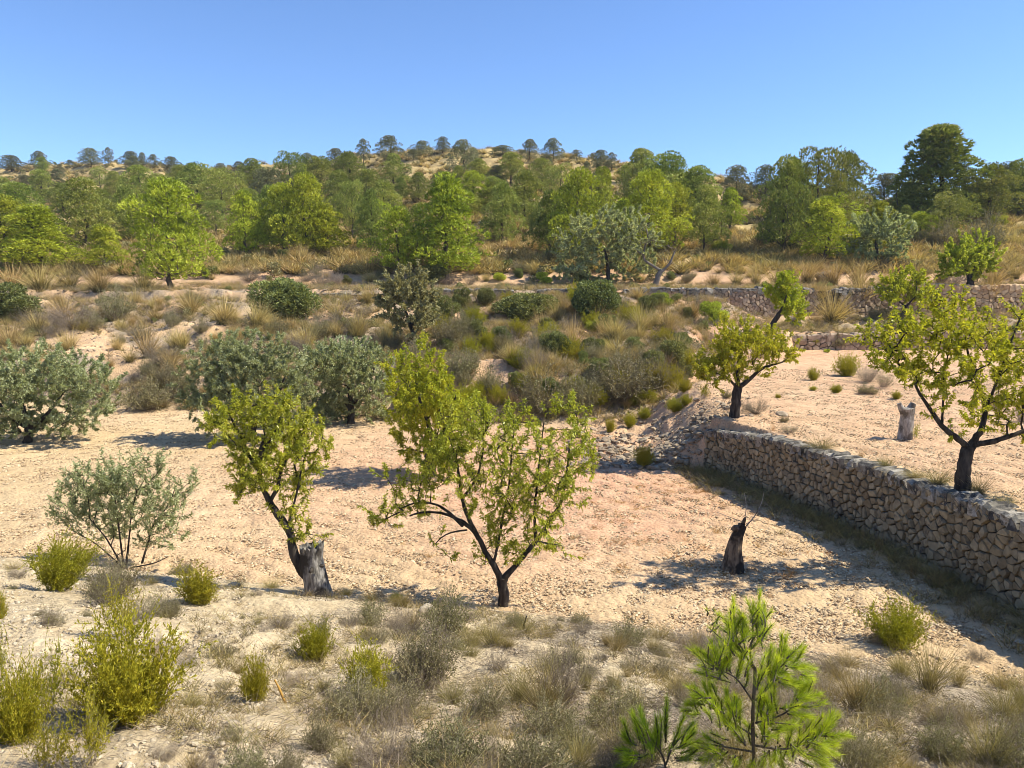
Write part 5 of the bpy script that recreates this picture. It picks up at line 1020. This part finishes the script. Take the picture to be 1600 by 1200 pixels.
# dark twig standing by the near edge and two ochre stalks
for pts, r_, lab, mt in (([(818, 986), (819, 975), (823, 962)], .013, "short dark dead stick standing on the near edge right of the central almond", 'bark'),
                     ([(450, 1104), (441, 1088), (436, 1075), (429, 1062)], .010, "broken ochre flower stalk leaning over the gravel at left of centre", 'ochre'),
                     ([(675, 1182), (690, 1178), (712, 1170)], .007, "ochre dry stalk lying low at the bottom centre", 'ochre')):
    if mt == 'ochre' and 'ochre' not in M: M['ochre'] = bark_mat("ochre_stalk", (.40, .22, .05), (.60, .38, .10))
    B = hit(*pts[0]); g = G(); P = spline([at(a, b, B[1]) - B for a, b in pts], 8); tube(g, P, np.full(8, r_) * np.linspace(1, .7, 8), 6, .4)
    tag(link("dead_stick" if mt == 'bark' else "dry_stalk", g.mesh("stick", M[mt], True), loc=B), lab, "stick")

# ------------------------------------------------------------------ young pine in the foreground
def young_pine(base_px, y0, stems, sprays, label, ppy):
    P0 = at(base_px, ppy, y0); x, y = P0[0], P0[1]; B = np.array([x, y, float(H(x, y))]); root = empty("young_pine", B, label, "pine sapling"); g = G(); nd = G(); gn = G()
    Q = lambda p: at(p[0], p[1], y0 + (p[2] if len(p) > 2 else 0)) - B
    first = True
    for pts, ra, rb in stems:
        P = [Q(p) for p in pts]
        if first: P = [np.array([0, 0, -.05])] + P; first = False
        P = spline(P, 24); tube(g, P, np.linspace(ra, rb, 24), 7, .15)
    for pts, nL, dens in sprays:
        P = spline([Q(p) for p in pts], 12); tube(g, P, np.linspace(.0055, .003, 12), 5, .1); n = int(dens); n = int(n * 1.1); t = U(0, 1, n) ** .8; i = (t * 10.99).astype(int); fr = (t * 10.99 - i)[:, None]
        p = P[i] + (P[i + 1] - P[i]) * fr; ax = nrm(P[i + 1] - P[i]); rd = rdir(n); rd = nrm(rd - ax * (rd * ax).sum(1)[:, None]); spread = (1.15 - .75 * t)[:, None]
        needles(nd, p, nrm(ax + rd * spread * U(.5, 1.5, n)[:, None] + rdir(n) * .22 + np.array([0, 0, .15])), U(.6, 1.3, n) * nL * 1.15, .001, a=np.clip(.25 + .5 * t + U(-.3, .3, n), 0, 1))
    link("trunk", g.mesh("trunk", M['barkp'], True), root); link("needles", nd.mesh("needles", M['young']), root)
ST = [([(1178, 1190), (1176, 1120), (1180, 1050), (1176, 1040), (1172, 1010), (1184, 985), (1186, 960)], .013, .004), ([(1175, 1042), (1155, 1005), (1148, 985)], .006, .003), ([(1176, 1095), (1150, 1060), (1120, 1045)], .006, .003), ([(1180, 1095), (1215, 1060), (1240, 1035)], .006, .003),
      ([(1178, 1150), (1130, 1120), (1100, 1095)], .006, .003), ([(1180, 1165), (1230, 1170), (1280, 1150)], .007, .003), ([(1178, 1175), (1120, 1165), (1085, 1160)], .006, .003), ([(1180, 1130), (1225, 1115), (1250, 1090)], .006, .003)]
SP = []
def spr(x0, y0, x1, y1, n=330, L=.052, d=0.0): SP.append(([(x0, y0, d), ((x0 + x1) / 2 + U(-3, 3), (y0 + y1) / 2, d + U(-.03, .03)), (x1, y1, d + U(-.06, .06))], L, n))
for a in [(1184, 1000, 1188, 928, 420), (1150, 995, 1146, 938, 380), (1148, 985, 1160, 965), (1186, 985, 1206, 955, 280), (1183, 985, 1168, 940, 200), (1120, 975, 1125, 962, 60), (1150, 990, 1122, 960, 220), (1172, 1015, 1195, 990), (1160, 1020, 1150, 1000),
          (1130, 1050, 1090, 1015, 400), (1120, 1048, 1112, 1005, 300), (1135, 1050, 1140, 1005, 380), (1150, 1060, 1160, 1020, 380), (1125, 1060, 1085, 1050, 260), (1200, 1055, 1205, 1010, 420), (1215, 1055, 1230, 995, 420), (1235, 1040, 1255, 1015, 420), (1240, 1040, 1270, 1045, 380), (1220, 1060, 1250, 1070, 380), (1200, 1070, 1215, 1030, 380),
          (1120, 1110, 1085, 1075, 420), (1100, 1100, 1075, 1100, 360), (1110, 1108, 1100, 1070, 360), (1140, 1125, 1135, 1080, 420), (1130, 1120, 1115, 1090, 380), (1155, 1130, 1150, 1090, 380), (1190, 1120, 1190, 1080, 420), (1215, 1115, 1210, 1070, 420), (1240, 1100, 1260, 1070, 420), (1245, 1095, 1280, 1085, 380), (1230, 1115, 1265, 1120, 380),
          (1255, 1165, 1285, 1120, 420), (1280, 1150, 1300, 1115, 420), (1290, 1150, 1325, 1150, 420), (1270, 1165, 1310, 1180, 380), (1230, 1170, 1240, 1130, 380), (1220, 1170, 1225, 1200, 300), (1250, 1170, 1290, 1200, 420), (1190, 1160, 1195, 1120, 420), (1165, 1165, 1140, 1130, 420), (1130, 1165, 1100, 1150, 380), (1130, 1170, 1110, 1185, 380), (1200, 1175, 1190, 1200, 300), (1160, 1180, 1150, 1200, 300), (1205, 1140, 1230, 1140, 300)]:
    for j in range(5):
        ox, oy = (0, 0) if j == 0 else (float(U(-20, 20)), float(U(-14, 18))); sc_ = 1 if j == 0 else float(U(.55, .9))
        spr(a[0] + ox, a[1] + oy, a[0] + ox + (a[2] - a[0]) * sc_ + (float(U(-8, 8)) if j else 0), a[1] + oy + (a[3] - a[1]) * sc_, n=(a[4] if len(a) > 4 else 340) * (.8 if j == 0 else .4), d=0 if j == 0 else float(U(-.22, .22)))
young_pine(1178, 4.15, ST, SP, "bright green young pine with upright candles in the right foreground", 1230)
SP = []
for a in [(1000, 1160, 988, 1115, 420), (995, 1165, 975, 1150, 380), (1020, 1165, 1000, 1110, 420), (1040, 1160, 1042, 1095, 420), (1050, 1165, 1068, 1120, 420), (1060, 1170, 1085, 1145, 380), (1030, 1170, 1025, 1130, 420), (1000, 1180, 980, 1175, 300), (1070, 1185, 1090, 1170, 300)]:
    for j in range(4):
        ox, oy = (0, 0) if j == 0 else (float(U(-18, 18)), float(U(-6, 22)))
        spr(a[0] + ox, a[1] + oy, a[2] + ox, a[3] + oy + (0 if j == 0 else 14), n=a[4] * (.8 if j == 0 else .5), d=0 if j == 0 else float(U(-.15, .15)))
young_pine(1040, 4.2, [([(1040, 1200), (1032, 1175), (1015, 1160), (1000, 1150)], .008, .003), ([(1040, 1195), (1050, 1170), (1065, 1150)], .006, .003)], SP, "small bright pine shoot low in the grass left of the young foreground pine", 1235)

# ------------------------------------------------------------------ thin air
def haze():
    hb = G(); a = 710; z0, z1 = -62, 75
    V = [(x, y, z) for z in (z0, z1) for y in (-a, a) for x in (-a, a)]
    hb.add(V, quads=[(0, 2, 3, 1), (4, 5, 7, 6), (0, 1, 5, 4), (2, 6, 7, 3), (0, 4, 6, 2), (1, 3, 7, 5)])
    m, t, out = new_mat("thin_air"); v = N_(t, "ShaderNodeVolumePrincipled"); v.inputs["Color"].default_value = (.8, .88, 1, 1); v.inputs["Density"].default_value = .0002
    t.links.new(v.outputs[0], out.inputs["Volume"]); tag(link("haze", hb.mesh("haze", m)), kind="stuff")
haze()
